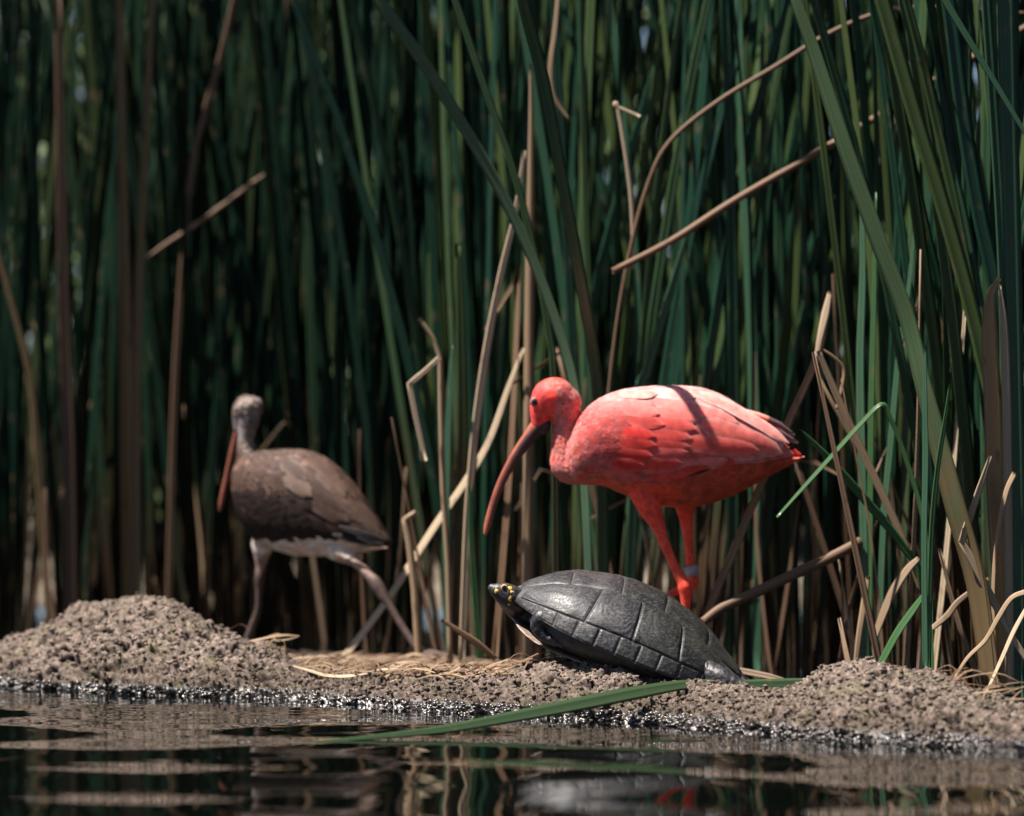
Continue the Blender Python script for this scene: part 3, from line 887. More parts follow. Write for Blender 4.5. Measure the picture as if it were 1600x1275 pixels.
ground_leaf('long green leaf fallen from under the turtle out across the water', [(1110, 1066, 5.66), (1060, 1071, 5.60), (1000, 1081, 5.52), (930, 1095, 5.45), (860, 1109, 5.39), (780, 1124, 5.33), (690, 1140, 5.27), (600, 1150, 5.22), (520, 1157, 5.19), (440, 1161.5, 5.165)],
            [14, 22, 27, 27, 24, 20, 15, 10, 6, 2], 'leaf_fall', face=(0, -0.82, 0.55))
ground_leaf('green leaf floating flat on the water at the left edge', [(-60, 1196, 4.842), (40, 1186, 4.928), (140, 1178, 4.998), (250, 1170, 5.07), (350, 1165, 5.12), (430, 1162, 5.15)],
            [20, 26, 26, 22, 14, 3], 'reed', face=(0, -0.2, 1))
ground_leaf('short green leaf piece lying right behind the turtle', [(1150, 1070, 5.78), (1200, 1069, 5.79), (1240, 1068, 5.80), (1285, 1066, 5.81)], [16, 19, 19, 15], 'leaf_fall', face=(0, -0.9, 0.4))
ground_leaf('brown root piece lying on mud behind the turtle tail', [(1140, 1044, 6.0), (1170, 1050, 5.98), (1200, 1056, 5.96), (1225, 1062, 5.95)], [10, 12, 11, 6], 'dead_brown', face=(0, -.8, .5), fold=.4)

# straw litter
st = Soup()
st2 = Soup()  # darker pieces: shade of the litter gaps put into colour
for k in range(900):
    px = random.gauss(640, 95) if k < 800 else random.choice([random.uniform(450, 900), random.uniform(1450, 1600)])
    D = float(shore_D(px)) + random.uniform(0.14, 0.75)
    x = (px - 800) * D / F
    z = bank_z(px, D) + 0.003 + random.random() * 0.012
    Ln = random.uniform(.02, .11)
    a = random.gauss(0, .7)
    dx, dy = math.cos(a) * Ln, math.sin(a) * Ln
    P = catmull(np.array([(x, D, z), (x + dx * .5 + random.gauss(0, .006), D + dy * .5, z + random.uniform(0, .016)), (x + dx, D + dy, z + random.uniform(-.004, .012))]), 3)
    w = random.uniform(.0012, .0055)
    z += random.random() ** 2 * .012
    v, f, u = blade_geo(P, [w, w, w * .4], (0, -.5, 1), fold=random.uniform(.1, .35), thick=.0008, twist=random.uniform(-1, 1))
    (st if k % 2 else st2).add(v, f, u, r=random.random())
tag(link('straw_litter', st.mesh('straw_litter'), M['dead']), 'dry straw and leaf litter on the bank below the brown bird', 'litter', kind='stuff')
tag(link('brown_litter', st2.mesh('brown_litter'), M['dead_brown']), 'dark brown leaf bits standing in for shaded gaps in the bank litter', 'litter', kind='stuff')
hero('dry_leaf', 'pale curled leaf strip on the bank left of the litter', 'leaf', [(455, 1040), (485, 1048), (510, 1055), (545, 1056), (600, 1046), (630, 1044)], 5.98, [3, 9, 10, 9, 8, 3], 'dead_pale', 'leaf', face=(0, -.5, 1))
hero('dry_leaf', 'dark brown broken sheath lying in the litter left of the turtle', 'sheath', [(690, 968), (715, 985), (745, 1005), (775, 1030)], 6.15, [5, 9, 12, 9], 'dead_brown', 'leaf', fold=0.07, twist=random.uniform(-.7, .7), face=(-.4, -.85, .35))
hero('dry_leaf', 'tan leaf tuft standing under the turtle\'s chin', 'leaf', [(852, 1006), (868, 1012), (880, 1022), (868, 1040)], 6.0, [10, 14, 13, 8], 'dead', 'leaf', fold=0.07, twist=random.uniform(-.7, .7), face=(-.4, -.85, .35))
hero('dry_grass', 'thin looped grass stem on the left mound slope', 'grass', [(424, 1016), (424, 1003), (434, 1000), (444, 1004), (447, 1022)], 6.1, [2, 2, 2, 2, 2], 'dead_pale', 'stalk')


# ------------------------------------------------------------------ birds
def feather_geo(bvh, root, d, Lg, Wd, o0, o1, nl=6, nw=5, bend=0.0, ref=None):
    """feather lying on the body surface: follows it from root towards d"""
    p = Vector(root)
    loc, n, _, _ = bvh.find_nearest(p)
    d = Vector(d).normalized()
    V, U = [], []
    q = loc.copy()
    for i in range(nl + 1):
        t = i / nl
        loc, n, _, _ = bvh.find_nearest(q)
        dd = (d - n * d.dot(n))
        dd = dd.normalized() if dd.length > 1e-6 else d
        b = n.cross(dd)
        wv = Wd * min(1, t * 3.5 + 0.35) * math.sqrt(max(0.0, 1 - max(0.0, (t - 0.55) / 0.45) ** 2.4)) * 0.5
        wv = max(wv, Wd * 0.03)
        for k in range(nw):
            s = -1 + 2 * k / (nw - 1)
            c = loc + b * (s * wv) - dd * (abs(s) ** 2 * wv * 0.35)
            l2, n2, _, _ = bvh.find_nearest(c)
            off = o0 + (o1 - o0) * t
            V.append(l2 + n2 * off + n * (0.12 * Wd * (1 - s * s) * min(1, t * 2) * 0.35))
            U.append((k / (nw - 1), t))
        q = loc + dd * (Lg / nl)
    F_ = grid_faces(nl + 1, nw)
    return np.array([tuple(v) for v in V]), F_, np.array(U)


def feather_cols(U, base, edge, shaft=None, tip=0.75):
    s = np.abs(U[:, 0] * 2 - 1)
    t = U[:, 1]
    k = np.clip((np.maximum(s ** 3, np.clip((t - tip) / (1 - tip), 0, 1) ** 1.5)), 0, 1)[:, None]
    c = np.asarray(base) * (1 - k) + np.asarray(edge) * k
    return c


def free_feather(P, w, face, soup=None):
    v, f, u = blade_geo(P, w, face, fold=0.10, thick=0.0008)
    return v, f, u


# ---- scarlet ibis
M['ibis_skin'] = attr_mat('scarlet_skin', 0.6, 0.0, 0.35, 260, 0.00025, 0.22, 110, sss=0.5)
M['ibis_feather'] = attr_mat('scarlet_feather', 0.6, 0.0, 0.2, 30, 0.00025, 0.2, 70, streak=True, sss=0.4)
M['ibis_bill'] = attr_mat('bill_horn', 0.42, 0.0, 0.45, 200, 0.0002, 0.18, 90)

SI = 6.1 / F
IO = W(1070, 1056, 6.1)
ibis = bpy.data.objects.new('scarlet_ibis', None)
COL.objects.link(ibis)
ibis.location = IO
tag(ibis, 'scarlet red wading bird with long curved bill standing behind the turtle', 'ibis')


def ip(px, py, y=0.0):
    return np.array([(px - 1070) * SI, y, (1056 - py) * SI])


st_i = [(884, 694, 748, .020, 0), (898, 660, 756, .040, 0), (915, 640, 757, .050, 0), (940, 621, 758, .058, 0), (975, 609, 772, .065, 0), (1030, 603, 790, .068, 0), (1080, 604, 793, .066, 0),
        (1120, 614, 783, .060, 0), (1160, 637, 767, .050, 0), (1195, 660, 747, .037, 0), (1222, 682, 733, .024, 0), (1242, 701, 722, .013, 0), (1252, 709, 718, .008, 0)]
body = loft([((x - 1070) * SI, (1056 - a) * SI, (1056 - b) * SI, hw, yc) for x, a, b, hw, yc in dense_stations(st_i, 4)])


def chain(pts, f, per=5, n=16):
    """pts: (px,py,ly,r_px)"""
    a = catmull(np.array(pts, float), per)
    return tube(np.array([f(x, y, l) for x, y, l, r in a]), a[:, 3] * f.scale, n)


ip.scale = SI
neck = chain([(866, 628, 0, 27), (878, 638, 0, 27), (885, 658, 0, 21.5), (882, 685, 0, 19), (880, 708, 0, 20), (884, 728, 0, 24), (905, 728, 0, 29), (940, 715, 0, 30)], ip)
head = chain([(885, 627, 0, 23), (870, 620, 0, 30), (858, 622, 0, 29), (850, 632, 0, 23), (845, 648, 0, 18), (842, 660, 0, 13)], ip)
legN = chain([(1000, 725, -.008, 26), (1008, 765, -.020, 27), (1016, 795, -.028, 19), (1027, 820, -.031, 11.5), (1036, 845, -.032, 8.6), (1048, 873, -.032, 7.6), (1062, 903, -.032, 8.8), (1068, 915, -.032, 12), (1070, 928, -.032, 10), (1070, 950, -.032, 7), (1072, 1000, -.032, 7), (1074, 1045, -.032, 7.5), (1074, 1054, -.032, 7)], ip)
legF = chain([(1070, 745, .012, 26), (1071, 785, .024, 18), (1073, 808, .028, 12), (1076, 835, .028, 8.5), (1079, 870, .028, 7.5), (1082, 900, .028, 8.5), (1084, 911, .028, 10.5), (1076, 917, .028, 8.5), (1060, 924, .028, 6.5), (1036, 936, .028, 6.2), (1000, 954, .028, 6.5), (985, 962, .028, 6)], ip)
toes = []
for (x, y, l) in ((1022, 1054, -.048), (1015, 1055, -.03), (1028, 1054, -.008), (1098, 1055, -.036)):
    toes.append(chain([(1072, 1049, -.032, 6), ((1072 + x) / 2, 1050, (-.032 + l) / 2, 5), (x, y, l, 3)], ip, 4, 10))
for (x, y, l) in ((960, 985, .018), (952, 978, .03), (962, 990, .042), (1000, 975, .03)):
    toes.append(chain([(986, 962, .028, 5.5), ((986 + x) / 2, (962 + y) / 2 - 2, (.028 + l) / 2, 4.5), (x, y, l, 3)], ip, 4, 10))
V, Fc = union([body, neck, head, legN, legF] + toes, 0.0021, 7)
# pigments
px_, py_ = V[:, 0] / SI + 1070, 1056 - V[:, 2] / SI
scar = np.array([0.86, 0.070, 0.040])
cols_ = np.tile(scar, (len(V), 1))


def blend(mask, col):
    global cols_
    m = np.clip(mask, 0, 1)[:, None]
    cols_ = cols_ * (1 - m) + np.asarray(col) * m


fn = vnoise(px_ / 5, py_ / 5, 31)
blend(np.clip((930 - px_) / 30, 0, 1) * np.clip((fn - .25) * 1.6, 0, .9), (0.74, 0.16, 0.145))
blend(np.clip((862 - px_) / 14, 0, 1) * (py_ < 700), (0.70, 0.070, 0.060))
blend(np.clip((py_ - 800) / 25, 0, 1) * (px_ > 980), (0.86, 0.090, 0.048))
blend(np.clip((px_ - 990) / 60, 0, 1) * np.clip((py_ - 735) / 30, 0, 1) * (py_ < 800) * .7, (0.88, 0.095, 0.035))
ib = link('body', new_mesh('body', V, Fc, None, True, None, cols_), M['ibis_skin'], ibis)
bvh = BVHTree.FromPolygons([Vector(v) for v in V], [tuple(int(q) for q in f) for f in Fc])

# bill
bp = catmull(np.array([ip(846, 664), ip(836, 672), ip(815, 699), ip(796, 729), ip(780, 762), ip(767, 800), ip(758.5, 833)]), 6)
br = np.interp(np.linspace(0, 1, len(bp)), [0, .12, .25, .5, .75, .93, 1], np.array([15.5, 13.5, 10.5, 7.4, 6.2, 5.6, 3.2]) * SI)
bv, bf = tube(bp, br, 16)
bv[:, 1] *= 0.75
bpx, bpy_ = bv[:, 0] / SI + 1070, 1056 - bv[:, 2] / SI
k = np.clip((bpy_ - 690) / 60, 0, 1)[:, None]
bc = np.array([0.030, 0.022, 0.025]) * (1 - k) + np.array([0.22, 0.060, 0.036]) * k
k2 = np.clip((bpy_ - 780) / 50, 0, 1)[:, None]
bc = bc * (1 - k2) + np.array([0.42, 0.125, 0.065]) * k2
# ridge of the upper mandible is redder
cxl = np.interp(bpy_, 1056 - bp[:, 2] / SI, bp[:, 0] / SI + 1070)
rid = np.clip((cxl - bpx - 4) / 4, 0, 1)[:, None]
bc = bc * (1 - rid) + np.array([0.36, 0.105, 0.065]) * rid
bill = link('bill', new_mesh('bill', bv, bf, None, True, None, bc), M['ibis_bill'], ibis)
# seam between the mandibles
sv, sf, su = blade_geo(np.array([p + np.array([0.0022, -r * 0.745, -0.001]) for p, r in zip(bp[3:-2], br[3:-2])]), np.full(len(bp) - 5, 0.0011), (0, -1, 0), round_=True)
link('mouth_line', new_mesh('mouth_line', sv, sf, su), M['eye'], bill)


def ball(c, r, n=14, sq=(1, 1, 1)):
    vs, fs = [], []
    m = n // 2
    for i in range(m + 1):
        th = math.pi * i / m
        for j in range(n):
            ph = 2 * math.pi * j / n
            vs.append((c[0] + r * sq[0] * math.sin(th) * math.cos(ph), c[1] + r * sq[1] * math.cos(th), c[2] + r * sq[2] * math.sin(th) * math.sin(ph)))
    i = np.arange((m + 1) * n).reshape(m + 1, n)
    j = np.roll(i, -1, axis=1)
    return np.array(vs), np.stack([i[:-1], j[:-1], j[1:], i[1:]], -1).reshape(-1, 4)


for sgn in (-1, 1):
    c0 = Vector(ip(835.5, 628, 0.05 * sgn))
    l, n, _, _ = bvh.find_nearest(c0)
    hit = bvh.ray_cast(c0, Vector((0, -sgn, 0)))[0] or l
    e = link('eye', new_mesh('eye', *ball((hit.x, hit.y + sgn * .0006, hit.z), 0.0054)), M['eye'], ibis)
    v, f = ball((hit.x, hit.y, hit.z), 0.0082, sq=(1, .35, 1))
    link('eye_ring', new_mesh('eye_ring', v, f), M['eye_ring'], e)
# leg band
bcn = ip(1082, 893, .028)
bv2, bf2 = tube(np.array([ip(1079.5, 882, .028), ip(1083.5, 904, .028)]), [0.0125, 0.0125], 20)
ang = np.arange(24) * 2 * math.pi / 24
rv = []
for (rad, t) in ((.0095, -1), (.0105, -1), (.0105, 1), (.0095, 1)):
    for a in ang:
        rv.append(bcn + np.array([rad * math.cos(a) + t * 0.002, rad * math.sin(a), -t * 0.0075 + 0.25 * rad * math.cos(a)]))
ii = np.arange(96).reshape(4, 24); jj = np.roll(ii, -1, 1)
rf = np.concatenate([np.stack([ii[a], jj[a], jj[(a + 1) % 4], ii[(a + 1) % 4]], -1) for a in range(4)])
link('leg_band', new_mesh('leg_band', np.array(rv), rf, None, False), M['band'], ibis)

# contour feathers: small ones over neck, breast and body (one mass), then wing rows, each feather its own part
pl = Soup()
rf_ = random.Random(3)


def surf_points(V, Fc, n, cond):
    a, b, c, d = V[Fc[:, 0]], V[Fc[:, 1]], V[Fc[:, 2]], V[Fc[:, 3]]
    ctr = (a + b + c + d) / 4
    ok = np.where(cond(ctr))[0]
    pick = rng.choice(ok, size=min(n, len(ok)), replace=False)
    return ctr[pick]


def tail_dir(p, target):
    d = target - p
    return d / np.linalg.norm(d)


tgt = ip(1300, 712)


def cond_body(c):
    x, y = c[:, 0] / SI + 1070, 1056 - c[:, 2] / SI
    return (x > 893) & (x < 1215) & (y < 790) & ~((x > 965) & (x < 1050) & (y > 752))


for p in surf_points(V, Fc, 3000, cond_body):
    x, y = p[0] / SI + 1070, 1056 - p[2] / SI
    low = np.interp(x, [890, 905, 950, 1010, 1070, 1130, 1215], [690, 725, 748, 752, 740, 714, 690])
    d = tail_dir(p, tgt)
    d = d + np.array([rf_.gauss(0, .12), rf_.gauss(0, .1), rf_.gauss(0, .12)])
    if y > low:     # belly: finer, deeper orange red
        Lg, Wd = rf_.uniform(.016, .026), rf_.uniform(.008, .012)
        base = np.array([0.88, 0.085, 0.038]) * rf_.uniform(.8, 1.08); edge = np.array([.90, .13, .07])
    else:
        Lg, Wd = rf_.uniform(.018, .030), rf_.uniform(.011, .017)
        pk = float(np.clip((vnoise(np.array([x / 34.]), np.array([y / 22.]), 61)[0] - .3) * 2.2, 0, 1))
        dz = float(np.clip((665 - y) / 45, 0, 1))  # paler towards the top of the back: sunlight put into the feather colour
        pk = max(pk, dz)
        base = (np.array([0.70, 0.038, 0.034]) * (1 - pk) + np.array([.88, .11 + .24 * dz, .09 + .22 * dz]) * pk) * rf_.uniform(.85, 1.12)
        edge = base * .6 + np.array([.82, .30, .28]) * .4
    v, f, u = feather_geo(bvh, p, d, Lg, Wd, 0.0002, rf_.uniform(.0004, .0008), 4, 3)
    pl.add(v, f, u, feather_cols(u, base, edge))


def cond_neck(c):
    x, y = c[:, 0] / SI + 1070, 1056 - c[:, 2] / SI
    return ((x > 856) & (x < 935) & (y > 594) & (y < 760)) & ~((x < 866) & (y < 690))


for p in surf_points(V, Fc, 1500, cond_neck):
    x, y = p[0] / SI + 1070, 1056 - p[2] / SI
    if y < 640: d = np.array([1, 0, -.6])
    elif y < 720: d = np.array([.15, 0, -1])
    else: d = np.array([1, 0, -.35])
    d = d + np.array([rf_.gauss(0, .25), rf_.gauss(0, .25), rf_.gauss(0, .2)])
    base = np.array([0.82, 0.13, 0.11]) * rf_.uniform(.8, 1.1); edge = np.array([.92, .32, .28]) * rf_.uniform(.75, 1.05)
    v, f, u = feather_geo(bvh, p, d, rf_.uniform(.006, .011), rf_.uniform(.004, .0065), 0.0002, rf_.uniform(.0005, .0011), 3, 3)
    pl.add(v, f, u, feather_cols(u, base, edge))
o = link('plumage', pl.mesh('plumage'), M['ibis_feather'], ibis)
o['kind'] = 'stuff'


def wing_rows(fip, bvh, parent, mat, rows_, sides=(-1, 1), name='wing_feather', r=random.Random(5)):
    for (pts, Lg, Wd, o0, o1, base, edge, tg) in rows_:
        for (x, y) in pts:
            for sg in sides:
                x, y = x + r.uniform(-5, 5), y + r.uniform(-3, 3)
                c0 = Vector(fip(x, y, 0.12 * sg))
                hit = bvh.ray_cast(c0, Vector((0, -sg, 0)))[0]
                if hit is None:
                    hit = bvh.find_nearest(c0)[0]
                root = np.array(hit)
                d = fip(tg[0], tg[1], root[1] * 0.55) - root
                v, f, u = feather_geo(bvh, root, d, Lg * fip.scale * r.uniform(.93, 1.07), Wd * fip.scale, o0, o1, 9, 5)
                mixk = r.random() ** 2 * .8
                cb = (np.asarray(base) * (1 - mixk) + np.asarray(edge) * mixk) * r.uniform(.8, 1.1)
                ce = np.asarray(edge) * r.uniform(.88, 1.08)
                if fip is ip:      # sunlight on the back painted in as paler feathers
                    kb = min(1.0, max(0.0, (662 - y) / 42)) * r.uniform(.3, .8)
                    cb = cb * (1 - kb) + np.array((.92, .42, .37)) * kb
                    ce = ce * (1 - kb) + np.array((.94, .54, .49)) * kb
                me = new_mesh(name, v, f, u, True, None, feather_cols(u, cb, ce, tip=.7))
                link(name, me, mat, parent)


SC1, SC2, SC3 = (0.80, .060, .046), (0.86, .10, .08), (0.90, .22, .19)
def jrow(x0, x1, ys):
    return [(x0 + (x1 - x0) * k / (len(ys) - 1) - 10 * math.sin(math.pi * k / (len(ys) - 1)) * -1, y) for k, y in enumerate(ys)]


rows_i = [
    (jrow(1150, 1120, (694, 704, 714)), 92, 22, .0008, .0034, SC2, (.78, .20, .18), (1262, 713)),
    (jrow(1108, 1092, (626, 640, 654, 668, 682, 696, 708)), 118, 27, .0010, .0048, (.88, .17, .14), (.90, .34, .30), (1264, 702)),
    (jrow(1062, 1036, (618, 634, 650, 666, 682, 698, 714, 728)), 92, 27, .0014, .0042, SC2, SC3, (1255, 700)),
    (jrow(1016, 990, (614, 628, 644, 660, 676, 692, 708, 724)), 74, 26, .0014, .0040, SC1, (.74, .15, .14), (1240, 702)),
    (jrow(975, 955, (620, 638, 656, 674, 692, 710, 726)), 56, 22, .0012, .0032, (.72, .042, .036), (.82, .11, .09), (1220, 706)),
    ([(1020, 742), (1050, 737), (1084, 725)], 60, 18, .0016, .0040, (.78, .055, .04), (.84, .09, .065), (1240, 706)),
]
bvh_trunk = BVHTree.FromPolygons([Vector(v) for v in body[0]], [tuple(int(q) for q in f) for f in body[1]])
wing_rows(ip, bvh_trunk, ibis, M['ibis_feather'], rows_i)
# long flight feathers reaching past the body, black tipped, and the tail fan
for sg in (-1, 1):
    for k, (x0, y0, x1, y1, wd, blk) in enumerate(((1090, 735, 1226, 700, 10, .93), (1110, 715, 1236, 700, 13, .9), (1120, 690, 1241, 699, 15, .80), (1130, 660, 1246, 692, 16, .66), (1140, 644, 1241, 680, 15, .58))):
        off = 0.052 - 0.006 * k
        P = catmull(np.array([ip(x0, y0, sg * off), ip((x0 + x1) / 2, (y0 + y1) / 2 - 4, sg * (off * .74)), ip(x1, y1, sg * (0.017 - .0015 * k))]), 6)
        v, f, u = free_feather(P, np.array([wd * .5, wd, wd, wd * .9, wd * .25]) * SI * 1.5, (0, sg, .25))
        c = np.where((u[:, 1] > blk)[:, None], np.array([.012, .010, .012]), np.array([.62, .10, .07]))
        link('flight_feather', new_mesh('flight_feather', v, f, u, True, None, c), M['ibis_feather'], ibis)
    # dark lower edge of the folded wing
    P = catmull(np.array([ip(1075, 742, sg * .066), ip(1100, 733, sg * .0625), ip(1134, 713, sg * .055)]), 5)
    v, f, u = free_feather(P, np.array([2, 5, 5, 2]) * SI, (0, sg, .1))
    link('flight_feather', new_mesh('flight_feather', v, f, u, True, None, np.tile((.03, .012, .012), (len(v), 1))), M['ibis_feather'], ibis)
for k in range(7):
    a = (k - 3) / 3
    P = catmull(np.array([ip(1165, 716 + 6 * abs(a), a * .030), ip(1210, 716 + 3 * abs(a), a * .024), ip(1257 - 9 * abs(a), 713.5 + 1.5 * abs(a), a * .017)]), 5)
    v, f, u = free_feather(P, np.array([10, 17, 17, 13, 4]) * SI, (0, -.45 if a < .5 else .45, 1))
    link('tail_feather', new_mesh('tail_feather', v, f, u, True, None, np.tile(np.array((.76, .15, .11)) * random.uniform(.85, 1.08), (len(v), 1))), M['ibis_feather'], ibis)

for sg in (-1, 1):
    for (x0, y0, lg, wd, tx_, ty_, c1_, c2_) in ((1078, 616, 172, 24, 1262, 716, (.88, .30, .26), (.90, .46, .42)), (1092, 662, 138, 34, 1262, 722, (.86, .17, .14), (.90, .34, .30)), (1066, 690, 120, 28, 1250, 712, (.84, .11, .085), (.88, .22, .19))):
        hit = bvh_trunk.ray_cast(Vector(ip(x0, y0, .12 * sg)), Vector((0, -sg, 0)))[0]
        root = np.array(hit)
        v, f, u = feather_geo(bvh_trunk, root, ip(tx_, ty_, root[1] * .5) - root, lg * SI, wd * SI, .0035, .0085, 12, 7)
        link('tertial_feather', new_mesh('tertial_feather', v, f, u, True, None, feather_cols(u, c1_, c2_, tip=.8)), M['ibis_feather'], ibis)

# ---- young brown ibis, walking left and slightly away
SB = 6.6 / F
TH = math.radians(30)
BO = W(560, 1030, 6.6)
brown = bpy.data.objects.new('brown_ibis', None)
COL.objects.link(brown)
brown.location = BO
brown.rotation_euler = (0, 0, -TH)
tag(brown, 'young brown wading bird with pale belly striding behind the left mound', 'ibis')
CT, ST = math.cos(TH), math.sin(TH)


def bpnt(px, py, y=0.0):
    return np.array([((px - 560) * SB - y * ST) / CT, y, (1030 - py) * SB])


bpnt.scale = SB
st_b = [(366, 722, 775, .022, 0), (376, 715, 808, .042, 0), (392, 709, 838, .056, 0), (415, 705, 856, .064, 0), (450, 703, 868, .068, 0), (485, 708, 871, .066, 0), (515, 726, 870, .060, 0),
        (545, 756, 867, .048, 0), (570, 788, 862, .035, 0), (590, 815, 858, .022, 0), (604, 836, 855, .012, 0), (610, 847, 853, .007, 0)]
bodyb = loft([(bpnt(x, 0)[0], (1030 - a) * SB, (1030 - b) * SB, hw, yc) for x, a, b, hw, yc in dense_stations(st_b, 4)])
neckb = chain([(380, 638, .0, 20), (381, 655, 0, 18), (378, 678, 0, 13.5), (377, 700, 0, 14), (382, 725, 0, 21), (400, 755, 0, 32)], bpnt)
headb = chain([(386, 637, 0, 19), (379, 639, 0, 22.5), (372, 648, 0, 18), (368, 660, 0, 13), (366, 668, 0, 10)], bpnt)
l1 = chain([(415, 820, .025, 30), (404, 848, .025, 20), (401, 872, .025, 13), (399, 892, .025, 7.6), (398, 908, .025, 8.6), (396.5, 930, .025, 5.8), (395, 958, .025, 5.6), (386, 985, .025, 6.6), (374, 1018, .025, 7), (370, 1028, .025, 6)], bpnt)
l2 = chain([(505, 830, -.012, 26), (530, 860, -.02, 18), (555, 876, -.02, 9), (575, 895, -.02, 7.5), (589, 911, -.02, 10.5), (600, 928, -.02, 9), (612, 946, -.02, 6.2), (632, 978, -.02, 5.8), (652, 1006, -.02, 6.4), (664, 1013, -.02, 6)], bpnt)
tb = []
for pts in ([(660, 1012, -.02, 6), (680, 1014, -.025, 5), (706, 1016, -.03, 3)], [(660, 1012, -.02, 6), (675, 1019, -.04, 5), (694, 1025, -.055, 3)], [(658, 1014, -.02, 6), (650, 1025, -.02, 5), (640, 1032, -.02, 3)],
            [(370, 1024, .025, 6), (350, 1027, .03, 5), (325, 1029, .035, 3)], [(370, 1024, .025, 6), (355, 1027, .01, 5), (335, 1029, -.005, 3)], [(370, 1024, .025, 6), (385, 1027, .025, 5), (398, 1029, .025, 3)]):
    tb.append(chain(pts, bpnt, 4, 10))
V, Fc = union([bodyb, neckb, headb, l1, l2] + tb, 0.0022, 7)
px_ = (V[:, 0] * CT + V[:, 1] * ST) / SB + 560
py_ = 1030 - V[:, 2] / SB
cols_ = np.tile(np.array([0.045, 0.026, 0.020]), (len(V), 1))
fn = vnoise(V[:, 0] * 220, V[:, 2] * 220, 41)
wingline = np.interp(px_, [330, 345, 380, 430, 520, 610], [800, 815, 843, 842, 836, 848])
blend(np.clip((py_ - wingline) / 6, 0, 1) * (px_ > 390), (0.60, 0.46, 0.38))
blend(np.clip((py_ - wingline) / 6, 0, 1) * (px_ > 390) * np.clip((vnoise(px_ / 16, py_ / 9, 5) - .6) * 4, 0, .7), (0.58, 0.27, 0.14))
blend(np.clip((712 - py_) / 15, 0, 1) * (px_ < 412) * (.5 + .5 * fn), (0.20, 0.145, 0.12))
blend(np.clip((py_ - 645) / 12, 0, 1) * (py_ < 690) * (px_ < 376), (0.24, 0.20, 0.195))
blend(np.clip((py_ - 868) / 10, 0, 1), (0.30, 0.20, 0.16))
blend(np.clip((py_ - 890) / 14, 0, 1), (0.075, 0.048, 0.040))
link('body', new_mesh('body', V, Fc, None, True, None, cols_), attr_mat('brown_skin', 0.7, 0.0, 0.3, 260, 0.0003, 0.25, 120), brown)
bvhb = BVHTree.FromPolygons([Vector(v) for v in V], [tuple(int(q) for q in f) for f in Fc])
bp = catmull(np.array([bpnt(366, 668, 0), bpnt(361, 684, .002), bpnt(353, 714, .004), bpnt(345, 748, .006), bpnt(338, 778, .006), bpnt(333, 801, .005)]), 6)
br = np.interp(np.linspace(0, 1, len(bp)), [0, .15, .5, .9, 1], np.array([7, 6.2, 5.2, 4.4, 2.2]) * SB)
bv, bf = tube(bp, br, 14)
bc = np.tile((.24, .075, .048), (len(bv), 1))
link('bill', new_mesh('bill', bv, bf, None, True, None, bc), M['ibis_bill'], brown)
for (x, y, sg) in ((364, 659, -1), (374, 659, 1)):
    c0 = Vector(bpnt(x, y, 0.06 * sg))
    hit = bvhb.ray_cast(c0, Vector((0, -sg, 0)))[0] or bvhb.find_nearest(c0)[0]
    link('eye', new_mesh('eye', *ball(tuple(hit), 0.0042)), M['eye'], brown)
M['brown_feather'] = attr_mat('brown_feather', 0.65, 0.0, 0.2, 30, 0.00025, 0.2, 70, streak=True)
pl = Soup()


def cond_bb(c):
    x = (c[:, 0] * CT + c[:, 1] * ST) / SB + 560
    y = 1030 - c[:, 2] / SB
    return (y < 868) & (y > 700)


for p in surf_points(V, Fc, 1900, cond_bb):
    x = (p[0] * CT + p[1] * ST) / SB + 560; y = 1030 - p[2] / SB
    wl = np.interp(x, [330, 345, 380, 430, 520, 610], [800, 815, 843, 842, 836, 848])
    d = bpnt(640, 860) - p
    d = d / np.linalg.norm(d) + np.array([rf_.gauss(0, .15), rf_.gauss(0, .12), rf_.gauss(0, .12)])
    if y > wl and x > 385:
        base = np.array([.68, .55, .46]) * rf_.uniform(.8, 1.1); edge = np.array([.78, .68, .60])
        if rf_.random() < .15: base = np.array([.60, .28, .15])
        Lg, Wd = rf_.uniform(.014, .022), rf_.uniform(.007, .011)
    else:
        base = np.array([.042, .022, .016]) * rf_.uniform(.6, 1.35); edge = np.array([.105, .060, .044]) * rf_.uniform(.6, 1.1)
        if rf_.random() < .07: base = base * 2.6; edge = edge * 2.2
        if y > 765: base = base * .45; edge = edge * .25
        Lg, Wd = rf_.uniform(.018, .030), rf_.uniform(.011, .017)
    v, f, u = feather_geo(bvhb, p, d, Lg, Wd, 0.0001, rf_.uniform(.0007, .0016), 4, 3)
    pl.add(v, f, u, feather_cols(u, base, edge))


def cond_bn(c):
    x = (c[:, 0] * CT + c[:, 1] * ST) / SB + 560
    y = 1030 - c[:, 2] / SB
    return (y < 715) & (y > 614) & ~((x < 372) & (y > 645))


